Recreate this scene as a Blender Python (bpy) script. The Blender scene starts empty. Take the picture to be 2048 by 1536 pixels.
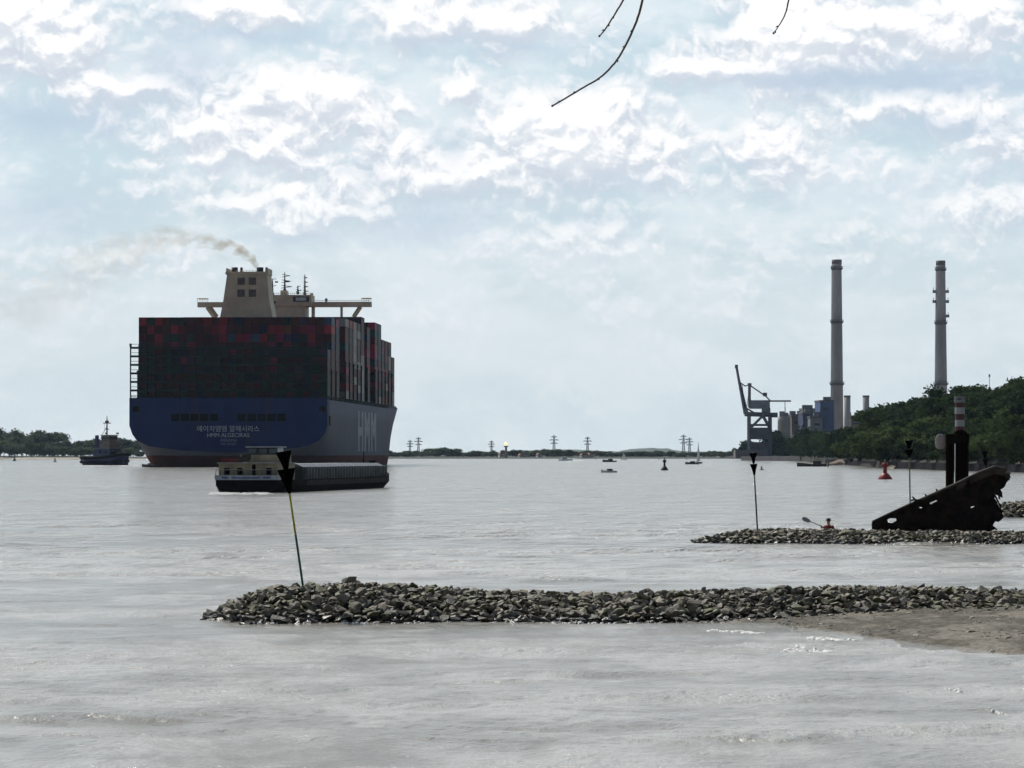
import bpy, bmesh, math, random
import numpy as np
from mathutils import Vector, Matrix, noise as mn
R = math.radians
F = 7500.0          # focal length in photo pixels
CH = 4.0            # camera height
HY = 908.0          # horizon row of the photo
scn = bpy.context.scene
col = scn.collection
rnd = random.Random(7)
nr = np.random.RandomState(5)

# ------------------------------------------------------------------ camera
cd = bpy.data.cameras.new('camera'); cam = bpy.data.objects.new('camera', cd); col.objects.link(cam)
cam.location = (0, 0, CH); cam.rotation_euler = (R(90) + math.atan((HY - 768) / F), 0, 0)
cd.sensor_width = 36; cd.lens = 36 * F / 2048; cd.clip_start = .5; cd.clip_end = 30000
scn.camera = cam

# ------------------------------------------------------------------ light
SUN_EL, SUN_AZ = R(48), R(-32)
sv = Vector((math.sin(SUN_AZ) * math.cos(SUN_EL), math.cos(SUN_AZ) * math.cos(SUN_EL), math.sin(SUN_EL)))
sd = bpy.data.lights.new('sun', 'SUN'); sd.energy = 2.6; sd.angle = R(.6); sd.color = (1, .95, .87)
so = bpy.data.objects.new('sun', sd); col.objects.link(so); so.rotation_euler = sv.to_track_quat('Z', 'Y').to_euler()
scn.view_settings.view_transform = 'Standard'; scn.view_settings.look = 'None'
scn.view_settings.exposure = .3; scn.view_settings.gamma = 1
scn.cycles.volume_bounces = 0
scn.cycles.max_bounces = 6

class NT:
    def __init__(s, t): s.t = t
    def n(s, ty, **k):
        x = s.t.nodes.new(ty)
        for a, b in k.items(): setattr(x, a, b)
        return x
    def L(s, a, b): s.t.links.new(a, b)
    def put(s, sock, v):
        if hasattr(v, 'is_output'): s.L(v, sock)
        else: sock.default_value = v
    def m(s, op, a, b=0.0, c=0.0, clamp=False):
        x = s.n('ShaderNodeMath', operation=op, use_clamp=clamp)
        for i, v in enumerate((a, b, c)): s.put(x.inputs[i], v)
        return x.outputs[0]
    def vm(s, op, a, b=(0, 0, 0), c=(0, 0, 0)):
        x = s.n('ShaderNodeVectorMath', operation=op)
        s.put(x.inputs[0], a); s.put(x.inputs[1], b)
        if op == 'MULTIPLY_ADD': s.put(x.inputs[2], c)
        return x.outputs['Value'] if op in ('DOT_PRODUCT', 'LENGTH') else x.outputs[0]
    def mix(s, f, a, b, bt='MIX'):
        x = s.n('ShaderNodeMix', data_type='RGBA', blend_type=bt)
        s.put(x.inputs[0], f); s.put(x.inputs[6], a); s.put(x.inputs[7], b)
        return x.outputs[2]
    def noise(s, vec, scale, detail=4, rough=.55, dim='3D', dist=0):
        x = s.n('ShaderNodeTexNoise', noise_dimensions=dim)
        if vec is not None: s.L(vec, x.inputs['Vector'])
        x.inputs['Scale'].default_value = scale; x.inputs['Detail'].default_value = detail
        x.inputs['Roughness'].default_value = rough; x.inputs['Distortion'].default_value = dist
        return x.outputs[0]
    def ss(s, v, a, b, lo=0.0, hi=1.0):
        x = s.n('ShaderNodeMapRange', interpolation_type='SMOOTHSTEP')
        s.put(x.inputs[0], v); x.inputs[1].default_value = a; x.inputs[2].default_value = b
        x.inputs[3].default_value = lo; x.inputs[4].default_value = hi
        return x.outputs[0]
def C4(c): return (c[0], c[1], c[2], 1)

# ---------------- cloud field, laid out by compass azimuth and elevation
BLOBS = [  # u, v (eightieths of a radian), radius u, radius v, amount
 (.9,1.0,1.5,.75,1.0),(.2,.2,1.0,.5,.7),(2.2,1.9,.8,.3,.6),(3.1,1.75,.4,.15,.5),(4.9,.25,1.5,.33,1.0),(8.3,.35,1.0,.45,.9),(10.0,.45,1.3,.4,.8),
 (5.6,1.75,1.2,.45,.7),(6.9,2.2,1.0,.5,.8),(4.2,2.75,1.4,.5,.8),(5.6,3.0,1.0,.4,.6),(9.25,1.7,.4,.22,.8),(8.15,2.1,.22,.14,.7),(8.1,2.8,.3,.25,.5),
 (10.4,2.35,.8,.35,1.0),(11.9,2.5,.9,.55,1.0),(11.2,3.1,1.8,.5,.9),(8.7,3.45,1.5,.35,.8),(6.4,4.1,1.5,.4,.8),(4.6,4.1,.7,.2,.5),(13.3,3.3,.5,.35,.6),(7.5,4.4,.5,.25,.4),(5.7,4.5,.7,.15,.5),
 (13.9,1.35,1.0,.28,.9),(15.4,.9,.9,.75,1.1),(17.0,.7,1.6,.7,.8),(19.2,.5,1.6,.6,.7),(18.4,2.25,1.8,.28,.7),(15.5,2.9,1.3,.4,.6),(19.8,2.95,.9,.4,.7),(15.9,3.6,1.6,.4,.4),(19.8,4.1,1.2,.4,.5),
 (10.6,4.7,1.6,.4,.45),(13.0,4.9,1.5,.4,.35),(17.5,4.8,1.8,.4,.3),(12.6,6.1,1.0,.3,.4),(14.7,6.3,.8,.3,.45),(2.4,5.2,1.8,.3,.4),(1.0,5.8,1.5,.4,.35),(8.6,6.3,1.3,.25,.3),(2.9,3.6,.35,.35,.4)]
SHADE = [(18.6,1.62,2.6,.26,.9),(16.3,1.72,1.6,.16,.5),(1.0,2.45,1.6,.28,.75),(3.7,1.35,.9,.45,.6),(5.2,.72,1.5,.14,.6),(3.4,.3,.35,.3,.35),(8.6,4.45,1.0,.40,.65),(1.2,4.3,1.5,.45,.5),(18.9,2.62,1.6,.16,.5),(8.2,.9,1.2,.14,.4),(10.3,1.05,1.3,.15,.35),(7.0,3.4,.7,.15,.3),(12.5,3.75,1.2,.15,.35),(12.0,4.4,1.6,.12,.3),(6.2,4.85,2.2,.12,.3),(19.6,3.5,1.2,.18,.35),(17.3,3.9,1.4,.2,.25),(9.0,2.9,.5,.4,.3)]
def gsum(t, p, tab):
    acc = None
    for (u, v, a, b, k) in tab:
        q = t.vm('MULTIPLY_ADD', p, (1 / a, .8 / b, 0), (-u / a, -v * .8 / b, 0))
        e = t.m('EXPONENT', t.m('MULTIPLY', t.vm('DOT_PRODUCT', q, q), -1.0))
        acc = t.m('MULTIPLY', e, k) if acc is None else t.m('MULTIPLY_ADD', e, k, acc)
    return acc
def warp(t, gi, sc, amt):
    wz = t.n('ShaderNodeTexNoise', noise_dimensions='2D'); t.L(gi, wz.inputs['Vector'])
    wz.inputs['Scale'].default_value = sc; wz.inputs['Detail'].default_value = 5; wz.inputs['Roughness'].default_value = .52
    w = t.vm('MULTIPLY_ADD', wz.outputs[1], (amt, amt * .8, 0), (-amt / 2, -amt * .4, 0))
    return t.vm('ADD', gi, w)
def cloud_group():
    g = bpy.data.node_groups.new('cloud_field', 'ShaderNodeTree')
    g.interface.new_socket('P', in_out='INPUT', socket_type='NodeSocketVector')
    g.interface.new_socket('D', in_out='OUTPUT', socket_type='NodeSocketFloat')
    t = NT(g); gi = t.n('NodeGroupInput').outputs[0]; go = t.n('NodeGroupOutput')
    p = warp(t, gi, 1.1, 1.1)
    acc = gsum(t, p, BLOBS)
    n = t.noise(t.vm('MULTIPLY', gi, (.85, 1.1, 1)), .75, 6, .52, '2D')
    vo = t.n('ShaderNodeTexVoronoi', voronoi_dimensions='2D', feature='SMOOTH_F1'); t.L(t.vm('MULTIPLY', p, (.9, 1.25, 1)), vo.inputs['Vector'])
    vo.inputs['Scale'].default_value = 2.2; vo.inputs['Detail'].default_value = 3; vo.inputs['Roughness'].default_value = .5; vo.inputs['Smoothness'].default_value = .5
    a1 = t.m('MULTIPLY_ADD', t.m('SUBTRACT', n, .47), 1.15, t.m('MULTIPLY', acc, 1.15))
    t.L(t.m('MULTIPLY_ADD', t.m('SUBTRACT', .42, vo.outputs['Distance']), .5, a1), go.inputs[0])
    return g
def build_world():
    w = bpy.data.worlds.new('World'); scn.world = w; w.use_nodes = True
    t = NT(w.node_tree); w.node_tree.nodes.clear()
    sky = t.n('ShaderNodeTexSky', sky_type='NISHITA', sun_disc=False, sun_elevation=SUN_EL, sun_rotation=SUN_AZ)
    sky.air_density = 1.0; sky.dust_density = 2.5; sky.ozone_density = 1.0
    g = cloud_group()
    d = t.n('ShaderNodeTexCoord').outputs['Generated']
    sx = t.n('ShaderNodeSeparateXYZ'); t.L(d, sx.inputs[0])
    az = t.m('ARCTAN2', sx.outputs[0], sx.outputs[1]); el = t.m('ARCSINE', sx.outputs[2])
    U = t.m('MULTIPLY_ADD', az, 75, 10.24); V = t.m('MULTIPLY_ADD', el, -75, 9.08)
    cb = t.n('ShaderNodeCombineXYZ'); t.L(U, cb.inputs[0]); t.L(V, cb.inputs[1])
    P = cb.outputs[0]
    def ev(vec):
        x = t.n('ShaderNodeGroup'); x.node_tree = g; t.L(vec, x.inputs[0]); return x.outputs[0]
    d0 = ev(P); d1 = ev(t.vm('ADD', P, (-.06, -.22, 0)))
    cover = t.ss(d0, -.28, .60)
    lit = t.ss(t.m('SUBTRACT', d0, d1), -.34, .30)
    k = t.m('ADD', t.m('MULTIPLY', lit, .8), t.m('MULTIPLY', t.ss(d0, .1, 1.3), .32), clamp=True)
    cloud = t.mix(k, (.50, .555, .63, 1), (.875, .87, .87, 1))
    veil = t.m('MULTIPLY', t.ss(t.noise(t.vm('MULTIPLY', P, (.35, .8, 1)), .8, 6, .6, '2D'), .36, .62), .7)
    hor = t.ss(V, 3.0, 7.0)
    sc = t.n('ShaderNodeVectorMath', operation='SCALE'); t.L(sky.outputs[0], sc.inputs[0]); sc.inputs[3].default_value = .09
    base = t.mix(.85, sc.outputs[0], (.465, .60, .68, 1))
    base = t.mix(veil, base, (.69, .745, .78, 1))
    base = t.mix(t.m('MULTIPLY', hor, .65), base, (.61, .665, .69, 1))
    front = t.mix(t.m('MULTIPLY', cover, t.m('MULTIPLY_ADD', hor, -.75, 1.0)), base, cloud)
    sh = t.m('MINIMUM', gsum(t, warp(t, P, 1.3, .8), SHADE), .9)
    front = t.mix(t.m('MULTIPLY', sh, .9), front, (.42, .515, .63, 1))
    # the half of the sky away from the sun is deeper blue with fewer clouds
    sdn = t.vm('DOT_PRODUCT', d, (sv.x / math.hypot(sv.x, sv.y), sv.y / math.hypot(sv.x, sv.y), 0))
    bk = t.n('ShaderNodeVectorMath', operation='SCALE'); t.L(sky.outputs[0], bk.inputs[0]); bk.inputs[3].default_value = .05
    back = t.mix(t.m('MULTIPLY', cover, .25), bk.outputs[0], (.30, .32, .36, 1))
    f = t.ss(sdn, -.1, .7)
    out = t.mix(f, back, front)
    bg = t.n('ShaderNodeBackground'); t.L(out, bg.inputs[0]); bg.inputs[1].default_value = 1.0
    o = t.n('ShaderNodeOutputWorld'); t.L(bg.outputs[0], o.inputs[0])
    w.cycles.sampling_method = 'MANUAL'; w.cycles.sample_map_resolution = 512
build_world()

# ------------------------------------------------------------------ materials
MATS = {}
def mat(name, c, rough=.7, metal=0.0, var=.25, scale=1.0, bump=0.0, c2=None, rnd_amt=0.0, spec=.4, stretch=(1, 1, 1), streak=0.0):
    if name in MATS: return MATS[name]
    m = bpy.data.materials.new(name); m.use_nodes = True
    t = NT(m.node_tree); b = m.node_tree.nodes['Principled BSDF']
    co = t.n('ShaderNodeTexCoord').outputs['Object']
    v = t.vm('MULTIPLY', co, stretch)
    n = t.noise(v, scale, 6, .62)
    a = C4(c); c2 = C4(c2) if c2 else C4([x * (1 - var * 1.3) for x in c])
    hi = C4([min(1, x * (1 + var * .5)) for x in c])
    colr = t.mix(t.ss(n, .32, .68), c2, hi)
    if streak:
        n2 = t.noise(t.vm('MULTIPLY', co, (1, 1, .12)), scale * 2.2, 4, .6)
        colr = t.mix(t.m('MULTIPLY', t.ss(n2, .5, .75), streak), colr, (.09, .05, .03, 1))
    if rnd_amt:
        oi = t.n('ShaderNodeObjectInfo').outputs['Random']
        hs = t.n('ShaderNodeHueSaturation'); t.L(colr, hs.inputs['Color'])
        t.L(t.m('MULTIPLY_ADD', oi, rnd_amt * 2, 1 - rnd_amt), hs.inputs['Value'])
        t.L(t.m('MULTIPLY_ADD', oi, .04 * rnd_amt, .5 - .02 * rnd_amt), hs.inputs['Hue'])
        colr = hs.outputs[0]
    t.L(colr, b.inputs['Base Color'])
    b.inputs['Metallic'].default_value = metal
    t.L(t.m('MULTIPLY_ADD', n, .25, rough - .12, clamp=True), b.inputs['Roughness'])
    b.inputs['Specular IOR Level'].default_value = spec
    if bump:
        bp = t.n('ShaderNodeBump'); bp.inputs['Strength'].default_value = 1; bp.inputs['Distance'].default_value = bump
        t.L(t.noise(v, scale * 3, 6, .65), bp.inputs['Height']); t.L(bp.outputs[0], b.inputs['Normal'])
    MATS[name] = m; return m

def leafmat(name, c, c2, amt=.3):
    if name in MATS: return MATS[name]
    m = bpy.data.materials.new(name); m.use_nodes = True
    t = NT(m.node_tree); b = m.node_tree.nodes['Principled BSDF']
    co = t.n('ShaderNodeTexCoord').outputs['Object']
    n = t.noise(co, .35, 5, .7)
    oi = t.n('ShaderNodeObjectInfo').outputs['Random']
    k = t.m('ADD', t.ss(n, .35, .65, 0, .7), t.m('MULTIPLY', oi, .3))
    colr = t.mix(k, C4(c), C4(c2))
    hs = t.n('ShaderNodeHueSaturation'); t.L(colr, hs.inputs['Color']); t.L(t.m('MULTIPLY_ADD', oi, 2 * amt, 1 - amt), hs.inputs['Value'])
    t.L(hs.outputs[0], b.inputs['Base Color']); b.inputs['Roughness'].default_value = .8
    b.inputs['Specular IOR Level'].default_value = .05
    tr = t.n('ShaderNodeBsdfTranslucent'); t.L(hs.outputs[0], tr.inputs[0])
    mx = t.n('ShaderNodeMixShader'); mx.inputs[0].default_value = .5 if name == 'leaf_far_hazed' else .3
    t.L(b.outputs[0], mx.inputs[1]); t.L(tr.outputs[0], mx.inputs[2])
    t.L(mx.outputs[0], m.node_tree.nodes['Material Output'].inputs[0])
    MATS[name] = m; return m

# ------------------------------------------------------------------ mesh builder
class MB:
    def __init__(s): s.v = []; s.f = []; s.mi = []; s.sm = []
    def add(s, vs, fs, mi=0, smooth=False):
        o = len(s.v); s.v += [tuple(v) for v in vs]
        for f in fs: s.f.append(tuple(i + o for i in f)); s.mi.append(mi); s.sm.append(smooth)
        return s
    def box(s, c, d, rz=0.0, mi=0, taper=1.0):
        x, y, z = [k / 2 for k in d]; cs, sn = math.cos(rz), math.sin(rz)
        vs = []
        for k in (-1, 1):
            tp = taper if k > 0 else 1
            for a, b in ((-1, -1), (1, -1), (1, 1), (-1, 1)):
                px, py = a * x * tp, b * y * tp
                vs.append((c[0] + px * cs - py * sn, c[1] + px * sn + py * cs, c[2] + k * z))
        return s.add(vs, [(3, 2, 1, 0), (4, 5, 6, 7), (0, 1, 5, 4), (1, 2, 6, 5), (2, 3, 7, 6), (3, 0, 4, 7)], mi)
    def tube(s, pts, r, n=8, mi=0, smooth=True, caps=True):
        pts = [Vector(p) for p in pts]; rs = r if isinstance(r, (list, tuple)) else [r] * len(pts)
        vs, fs = [], []
        for i, p in enumerate(pts):
            d = (pts[min(i + 1, len(pts) - 1)] - pts[max(i - 1, 0)]).normalized()
            up = Vector((0, 0, 1)) if abs(d.z) < .9 else Vector((0, 1, 0))
            a = d.cross(up).normalized(); b = a.cross(d)
            for k in range(n):
                an = 2 * math.pi * k / n
                vs.append(p + a * math.cos(an) * rs[i] + b * math.sin(an) * rs[i])
        for i in range(len(pts) - 1):
            for k in range(n):
                fs.append((i * n + k, i * n + (k + 1) % n, (i + 1) * n + (k + 1) % n, (i + 1) * n + k))
        if caps: fs += [tuple(range(n))[::-1], tuple(range((len(pts) - 1) * n, len(pts) * n))]
        return s.add(vs, fs, mi, smooth)
    def bar(s, p, q, w, mi=0): return s.tube([p, q], w * .707, 4, mi, False)
    def lathe(s, prof, c=(0, 0, 0), n=16, mi=0, smooth=True):
        vs, fs = [], []
        for r, z in prof:
            for k in range(n):
                a = 2 * math.pi * k / n; vs.append((c[0] + r * math.cos(a), c[1] + r * math.sin(a), c[2] + z))
        for i in range(len(prof) - 1):
            for k in range(n): fs.append((i * n + k, i * n + (k + 1) % n, (i + 1) * n + (k + 1) % n, (i + 1) * n + k))
        fs += [tuple(range(n))[::-1], tuple(range((len(prof) - 1) * n, len(prof) * n))]
        return s.add(vs, fs, mi, smooth)
    def loft(s, secs, mi=0, smooth=False, closed=False, caps=True, mif=None):
        n = len(secs[0]); vs = [p for q in secs for p in q]; o = len(s.v); s.v += [tuple(v) for v in vs]
        m = n if closed else n - 1
        for i in range(len(secs) - 1):
            for k in range(m):
                a, b = i * n + k, i * n + (k + 1) % n
                s.f.append((o + a, o + b, o + b + n, o + a + n)); s.mi.append(mif(i, k) if mif else mi); s.sm.append(smooth)
        if caps:
            s.f.append(tuple(o + k for k in range(n))[::-1]); s.mi.append(mi); s.sm.append(False)
            s.f.append(tuple(o + (len(secs) - 1) * n + k for k in range(n))); s.mi.append(mi); s.sm.append(False)
        return s
    def prism(s, poly, y0, y1, mi=0):   # polygon in x,z pushed along y
        n = len(poly)
        vs = [(x, y0, z) for x, z in poly] + [(x, y1, z) for x, z in poly]
        fs = [tuple(range(n)), tuple(range(n, 2 * n))[::-1]] + [((k + 1) % n, k, n + k, n + (k + 1) % n) for k in range(n)]
        return s.add(vs, fs, mi)
    def mesh(s, name, mats):
        me = bpy.data.meshes.new(name); me.from_pydata(s.v, [], s.f)
        for m in (mats if isinstance(mats, (list, tuple)) else [mats]): me.materials.append(m)
        me.polygons.foreach_set('material_index', s.mi); me.polygons.foreach_set('use_smooth', s.sm); me.update()
        bm = bmesh.new(); bm.from_mesh(me); bmesh.ops.recalc_face_normals(bm, faces=bm.faces); bm.to_mesh(me); bm.free()
        return me
    def build(s, name, mats, parent=None, loc=(0, 0, 0), rz=0.0):
        o = bpy.data.objects.new(name, s.mesh(name, mats)); col.objects.link(o)
        o.parent = parent; o.location = loc; o.rotation_euler = (0, 0, rz); return o
def tag(o, label=None, cat=None, group=None, kind=None):
    if label: o['label'] = label
    if cat: o['category'] = cat
    if group: o['group'] = group
    if kind: o['kind'] = kind
    return o
def empty(name, loc, rz=0.0, label=None, cat=None, group=None):
    o = bpy.data.objects.new(name, None); col.objects.link(o); o.location = loc; o.rotation_euler = (0, 0, rz)
    o.empty_display_size = .1
    return tag(o, label, cat, group)
def inst(name, me, loc, rot=(0, 0, 0), sc=(1, 1, 1), parent=None):
    o = bpy.data.objects.new(name, me); col.objects.link(o); o.location = loc; o.rotation_euler = rot; o.scale = sc; o.parent = parent
    return o
def copy_tree(o, parent=None):
    c = o.copy(); col.objects.link(c); c.parent = parent
    for ch in [k for k in bpy.data.objects if k.parent == o]: copy_tree(ch, c)
    return c
def W(px, D, py=None, z=0.0):
    return Vector(((px - 1024) / F * D, D, z if py is None else CH + (HY - py) / F * D))
def text_part(name, s, size, m, parent, loc, rot, xs=1.0, ext=.02, align='CENTER', bold=0.0):
    cu = bpy.data.curves.new(name, 'FONT'); cu.body = s; cu.size = size; cu.extrude = ext; cu.align_x = align; cu.offset = bold; cu.space_character = 1.25 if bold else 1.0
    tmp = bpy.data.objects.new(name + '_t', cu); col.objects.link(tmp)
    bpy.context.view_layer.update()
    dg = bpy.context.evaluated_depsgraph_get()
    me = bpy.data.meshes.new_from_object(tmp.evaluated_get(dg)); me.materials.clear(); me.materials.append(m)
    bpy.data.objects.remove(tmp); bpy.data.curves.remove(cu)
    o = bpy.data.objects.new(name, me); col.objects.link(o); o.parent = parent; o.location = loc; o.rotation_euler = rot; o.scale = (xs, 1, 1)
    return o
def lerp_tab(tab, x):
    return float(np.interp(x, [a for a, b in tab], [b for a, b in tab]))

# ------------------------------------------------------------------ water
def water_mat():
    m = bpy.data.materials.new('river_water'); m.use_nodes = True
    t = NT(m.node_tree); b = m.node_tree.nodes['Principled BSDF']
    co = t.n('ShaderNodeTexCoord').outputs['Object']
    big = t.noise(t.vm('MULTIPLY', co, (.012, .05, 1)), 1, 5, .6)
    mid = t.noise(t.vm('MULTIPLY', co, (.30, .16, 1)), 1, 6, .7)
    colr = t.mix(t.ss(t.m('MULTIPLY_ADD', mid, .5, t.m('MULTIPLY', big, .5)), .44, .56), (.225, .198, .162, 1), (.46, .43, .385, 1))
    spy = t.n('ShaderNodeSeparateXYZ'); t.L(co, spy.inputs[0])
    colr = t.mix(t.ss(spy.outputs[1], 95, 260, 0, .38), colr, (.13, .115, .095, 1))   # darker brown base colour farther out
    t.L(colr, b.inputs['Base Color'])
    b.inputs['Roughness'].default_value = .16; b.inputs['IOR'].default_value = 1.33
    n1 = t.noise(t.vm('MULTIPLY', co, (1.9, .95, 1)), 1, 6, .65)
    n2 = t.noise(t.vm('MULTIPLY', co, (.55, .30, 1)), 1, 5, .65)
    n3 = t.noise(t.vm('MULTIPLY', co, (.14, .09, 1)), 1, 5, .68)
    sy = t.n('ShaderNodeSeparateXYZ'); t.L(co, sy.inputs[0]); chop = t.ss(sy.outputs[1], 80, 230)   # sheltered between the groynes, choppier in the stream
    n0 = t.noise(t.vm('MULTIPLY', co, (5.5, 2.4, 1)), 1, 5, .65)
    h = t.m('ADD', t.m('ADD', t.m('MULTIPLY', n1, .30), t.m('MULTIPLY', n2, t.m('MULTIPLY_ADD', chop, 1.5, .35))), t.m('MULTIPLY', n3, t.m('MULTIPLY', chop, 5.0)))
    h = t.m('MULTIPLY_ADD', n0, .06, h)
    bp = t.n('ShaderNodeBump'); t.L(t.ss(big, .35, .65, .35, 1.0), bp.inputs['Strength']); bp.inputs['Distance'].default_value = 1.0
    t.L(h, bp.inputs['Height']); t.L(bp.outputs[0], b.inputs['Normal'])
    return m
def build_water():
    iy = np.concatenate([[1 / 20., 1 / 40.], np.linspace(1 / 52., 1 / 420., 620), np.linspace(1 / 440., 1 / 9000., 130)])
    Y = 1 / iy
    s = np.concatenate([[-9, -1.2, -.4], np.linspace(-.2, .2, 560), [.4, 1.2, 9]])
    YY = np.repeat(Y[:, None], len(s), 1); XX = YY * s[None, :] + np.sign(s)[None, :] * 0
    rs = np.random.RandomState(3); Z = np.zeros_like(XX)
    fade = 1 / (1 + (YY / 420) ** 3)
    px = np.zeros_like(XX)
    for i in range(46):
        lam = .5 * (1.105 ** i) * .62; k = 2 * math.pi / lam
        if lam > 9: break
        th = R(82) + rs.normal(0, 1.0); amp = .0105 * lam ** .72
        ph = rs.uniform(0, 6.28)
        a = k * (XX * math.cos(th) + YY * math.sin(th)) + ph
        env = .5 + .5 * np.sin(XX * rs.uniform(.05, .4) + YY * rs.uniform(.03, .25) + rs.uniform(0, 6))
        # drop waves too short for the local grid
        g = np.clip(lam / (YY ** 2 / 15000 * 2.2) - .5, 0, 1)
        Z += amp * np.sin(a + .5 * np.sin(a)) * env * g
    Z = Z * fade * (.45 + .55 * np.clip((YY - 80) / 120, 0, 1))
    v = np.stack([XX, YY, Z], -1).reshape(-1, 3)
    nyy, nx = XX.shape
    idx = np.arange(nyy * nx).reshape(nyy, nx)
    f = np.stack([idx[:-1, :-1], idx[:-1, 1:], idx[1:, 1:], idx[1:, :-1]], -1).reshape(-1, 4)
    me = bpy.data.meshes.new('river'); me.vertices.add(len(v)); me.vertices.foreach_set('co', v.astype('f').ravel())
    me.loops.add(f.size); me.loops.foreach_set('vertex_index', f.astype('i').ravel())
    me.polygons.add(len(f)); me.polygons.foreach_set('loop_start', np.arange(0, f.size, 4, dtype='i'))
    me.polygons.foreach_set('loop_total', np.full(len(f), 4, dtype='i'))
    me.polygons.foreach_set('use_smooth', np.ones(len(f), dtype=bool)); me.update(calc_edges=True); me.validate()
    me.materials.append(water_mat())
    o = bpy.data.objects.new('water', me); col.objects.link(o); tag(o, 'grey brown rippled river water', None, None, 'structure')
build_water()

def heightfield(name, xs, ys, fz, m, label):
    xs = list(xs); ys = list(ys); v = [(x, y, fz(x, y)) for y in ys for x in xs]; n = len(xs)
    f = [(j * n + i, j * n + i + 1, (j + 1) * n + i + 1, (j + 1) * n + i) for j in range(len(ys) - 1) for i in range(n - 1)]
    me = bpy.data.meshes.new(name); me.from_pydata(v, [], f); me.materials.append(m)
    me.polygons.foreach_set('use_smooth', [True] * len(f)); me.update()
    o = bpy.data.objects.new(name, me); col.objects.link(o); return tag(o, label, None, None, 'structure')

# river bed
bed = MB(); bed.box((0, 4500, -5), (16000, 10400, .5)); tag(bed.build('riverbed', mat('bed_mud', (.15, .12, .09))), 'muddy bed under the river', None, None, 'structure')

# near beach
WL = [(-2, 92.5), (2.0, 91.0), (3.2, 89.4), (4.8, 88.8), (6.0, 87.2), (7.2, 83.8), (8.1, 80.2), (8.9, 77.2), (9.9, 74.4), (12, 72.6), (30, 70)]
def beach_z(x, y):
    d = y - lerp_tab(WL, x)
    z = .0155 * d + min(d, 1.5) * .03 if d > 0 else .05 * d
    z = min(z, .34)
    return z + .035 * mn.noise(Vector((x * .9, y * .35, 1))) + .024 * mn.noise(Vector((x * 3.1, y * 1.6, 7))) + (.02 if d > 0 else 0)
def sand_mat():
    m = bpy.data.materials.new('wet_sand'); m.use_nodes = True
    t = NT(m.node_tree); b = m.node_tree.nodes['Principled BSDF']
    co = t.n('ShaderNodeTexCoord').outputs['Object']
    n = t.noise(t.vm('MULTIPLY', co, (.55, .28, 1)), 1, 7, .66)
    n2 = t.noise(t.vm('MULTIPLY', co, (5, 2.5, 1)), 1, 6, .7)
    c = t.mix(t.ss(n2, .35, .65), (.15, .125, .095, 1), (.27, .232, .175, 1))
    weed = t.m('MULTIPLY', t.ss(n, .44, .53), t.ss(n2, .36, .54))
    c = t.mix(weed, c, (.055, .045, .022, 1))
    sp = t.n('ShaderNodeSeparateXYZ'); t.L(co, sp.inputs[0])
    c = t.mix(t.ss(sp.outputs[2], .0, .05, .55, 0.), c, (.085, .072, .055, 1))
    t.L(c, b.inputs['Base Color']); t.L(t.ss(sp.outputs[2], .0, .06, .35, .85), b.inputs['Roughness'])
    bp = t.n('ShaderNodeBump'); bp.inputs['Distance'].default_value = .12; t.L(n2, bp.inputs['Height']); t.L(bp.outputs[0], b.inputs['Normal'])
    return m
heightfield('beach', np.linspace(-2, 26, 230), np.concatenate([np.linspace(68, 92, 190), np.linspace(92.3, 100, 12)]), beach_z, sand_mat(), 'wet sand flat with brown weed at the foot of the near groyne')

# ------------------------------------------------------------------ groynes and rocks
G1 = [(404, 1238), (455, 1211), (505, 1190), (560, 1177), (700, 1169), (800, 1174), (950, 1185), (1150, 1191), (1300, 1188), (1500, 1182), (1700, 1178), (1850, 1178), (2048, 1186), (2300, 1192)]
G2 = [(1370, 1090), (1420, 1074), (1470, 1063), (1550, 1060), (1650, 1061), (1750, 1063), (2048, 1066), (2300, 1070)]
G3 = [(1975, 1034), (1995, 1018), (2010, 1007), (2048, 1005), (2300, 1003)]
def groyne_fn(tab, yc, hw):
    def fz(x, y):
        px = 1024 + F * x / yc
        if px < tab[0][0]: return -.6
        H = CH - (lerp_tab(tab, px) - HY) * yc / F
        if H <= 0.01: return -.6
        w = hw * min(1, .25 + 1.1 * max(H, 0) / .8)
        t = abs(y - yc) / w
        return max(-.6, H * (1 - t ** 1.5 * 1.12))
    return fz
GR = [('near', groyne_fn(G1, 91.6, 2.7), 91.6, 2.7, -8, 16.5, .172, (.070, .165)),
      ('second', groyne_fn(G2, 169.6, 2.8), 169.6, 2.8, 7.4, 30, .22, (.085, .18)),
      ('third', groyne_fn(G3, 239.0, 3.2), 239.0, 3.2, 30, 44, .30, (.12, .24))]
rockm = []
for i, (c, c2) in enumerate([((.25, .215, .155), (.09, .078, .055)), ((.33, .28, .20), (.12, .10, .065)), ((.15, .14, .115), (.06, .055, .045)), ((.23, .22, .12), (.08, .085, .035))]):
    rockm.append(mat('rock_%s' % 'abcd'[i], c, .55, 0, scale=5, bump=.02, c2=c2, spec=.5))
for m_ in rockm:    # tide line: stone stays dark and wet just above the water
    t = NT(m_.node_tree); b = m_.node_tree.nodes['Principled BSDF']; src = b.inputs['Base Color'].links[0].from_socket
    g = t.n('ShaderNodeNewGeometry'); sp = t.n('ShaderNodeSeparateXYZ'); t.L(g.outputs['Position'], sp.inputs[0])
    wet = t.ss(t.m('MULTIPLY_ADD', t.noise(g.outputs['Position'], .8, 3), .2, sp.outputs[2]), .16, .34, 1.0, 0.0)
    t.L(t.mix(wet, src, (.030, .026, .018, 1)), b.inputs['Base Color']); t.L(t.m('MULTIPLY_ADD', wet, -.35, .62), b.inputs['Roughness'])
core_m = mat('groyne_core', (.02, .018, .014), .9, scale=4, bump=.05)
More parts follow.
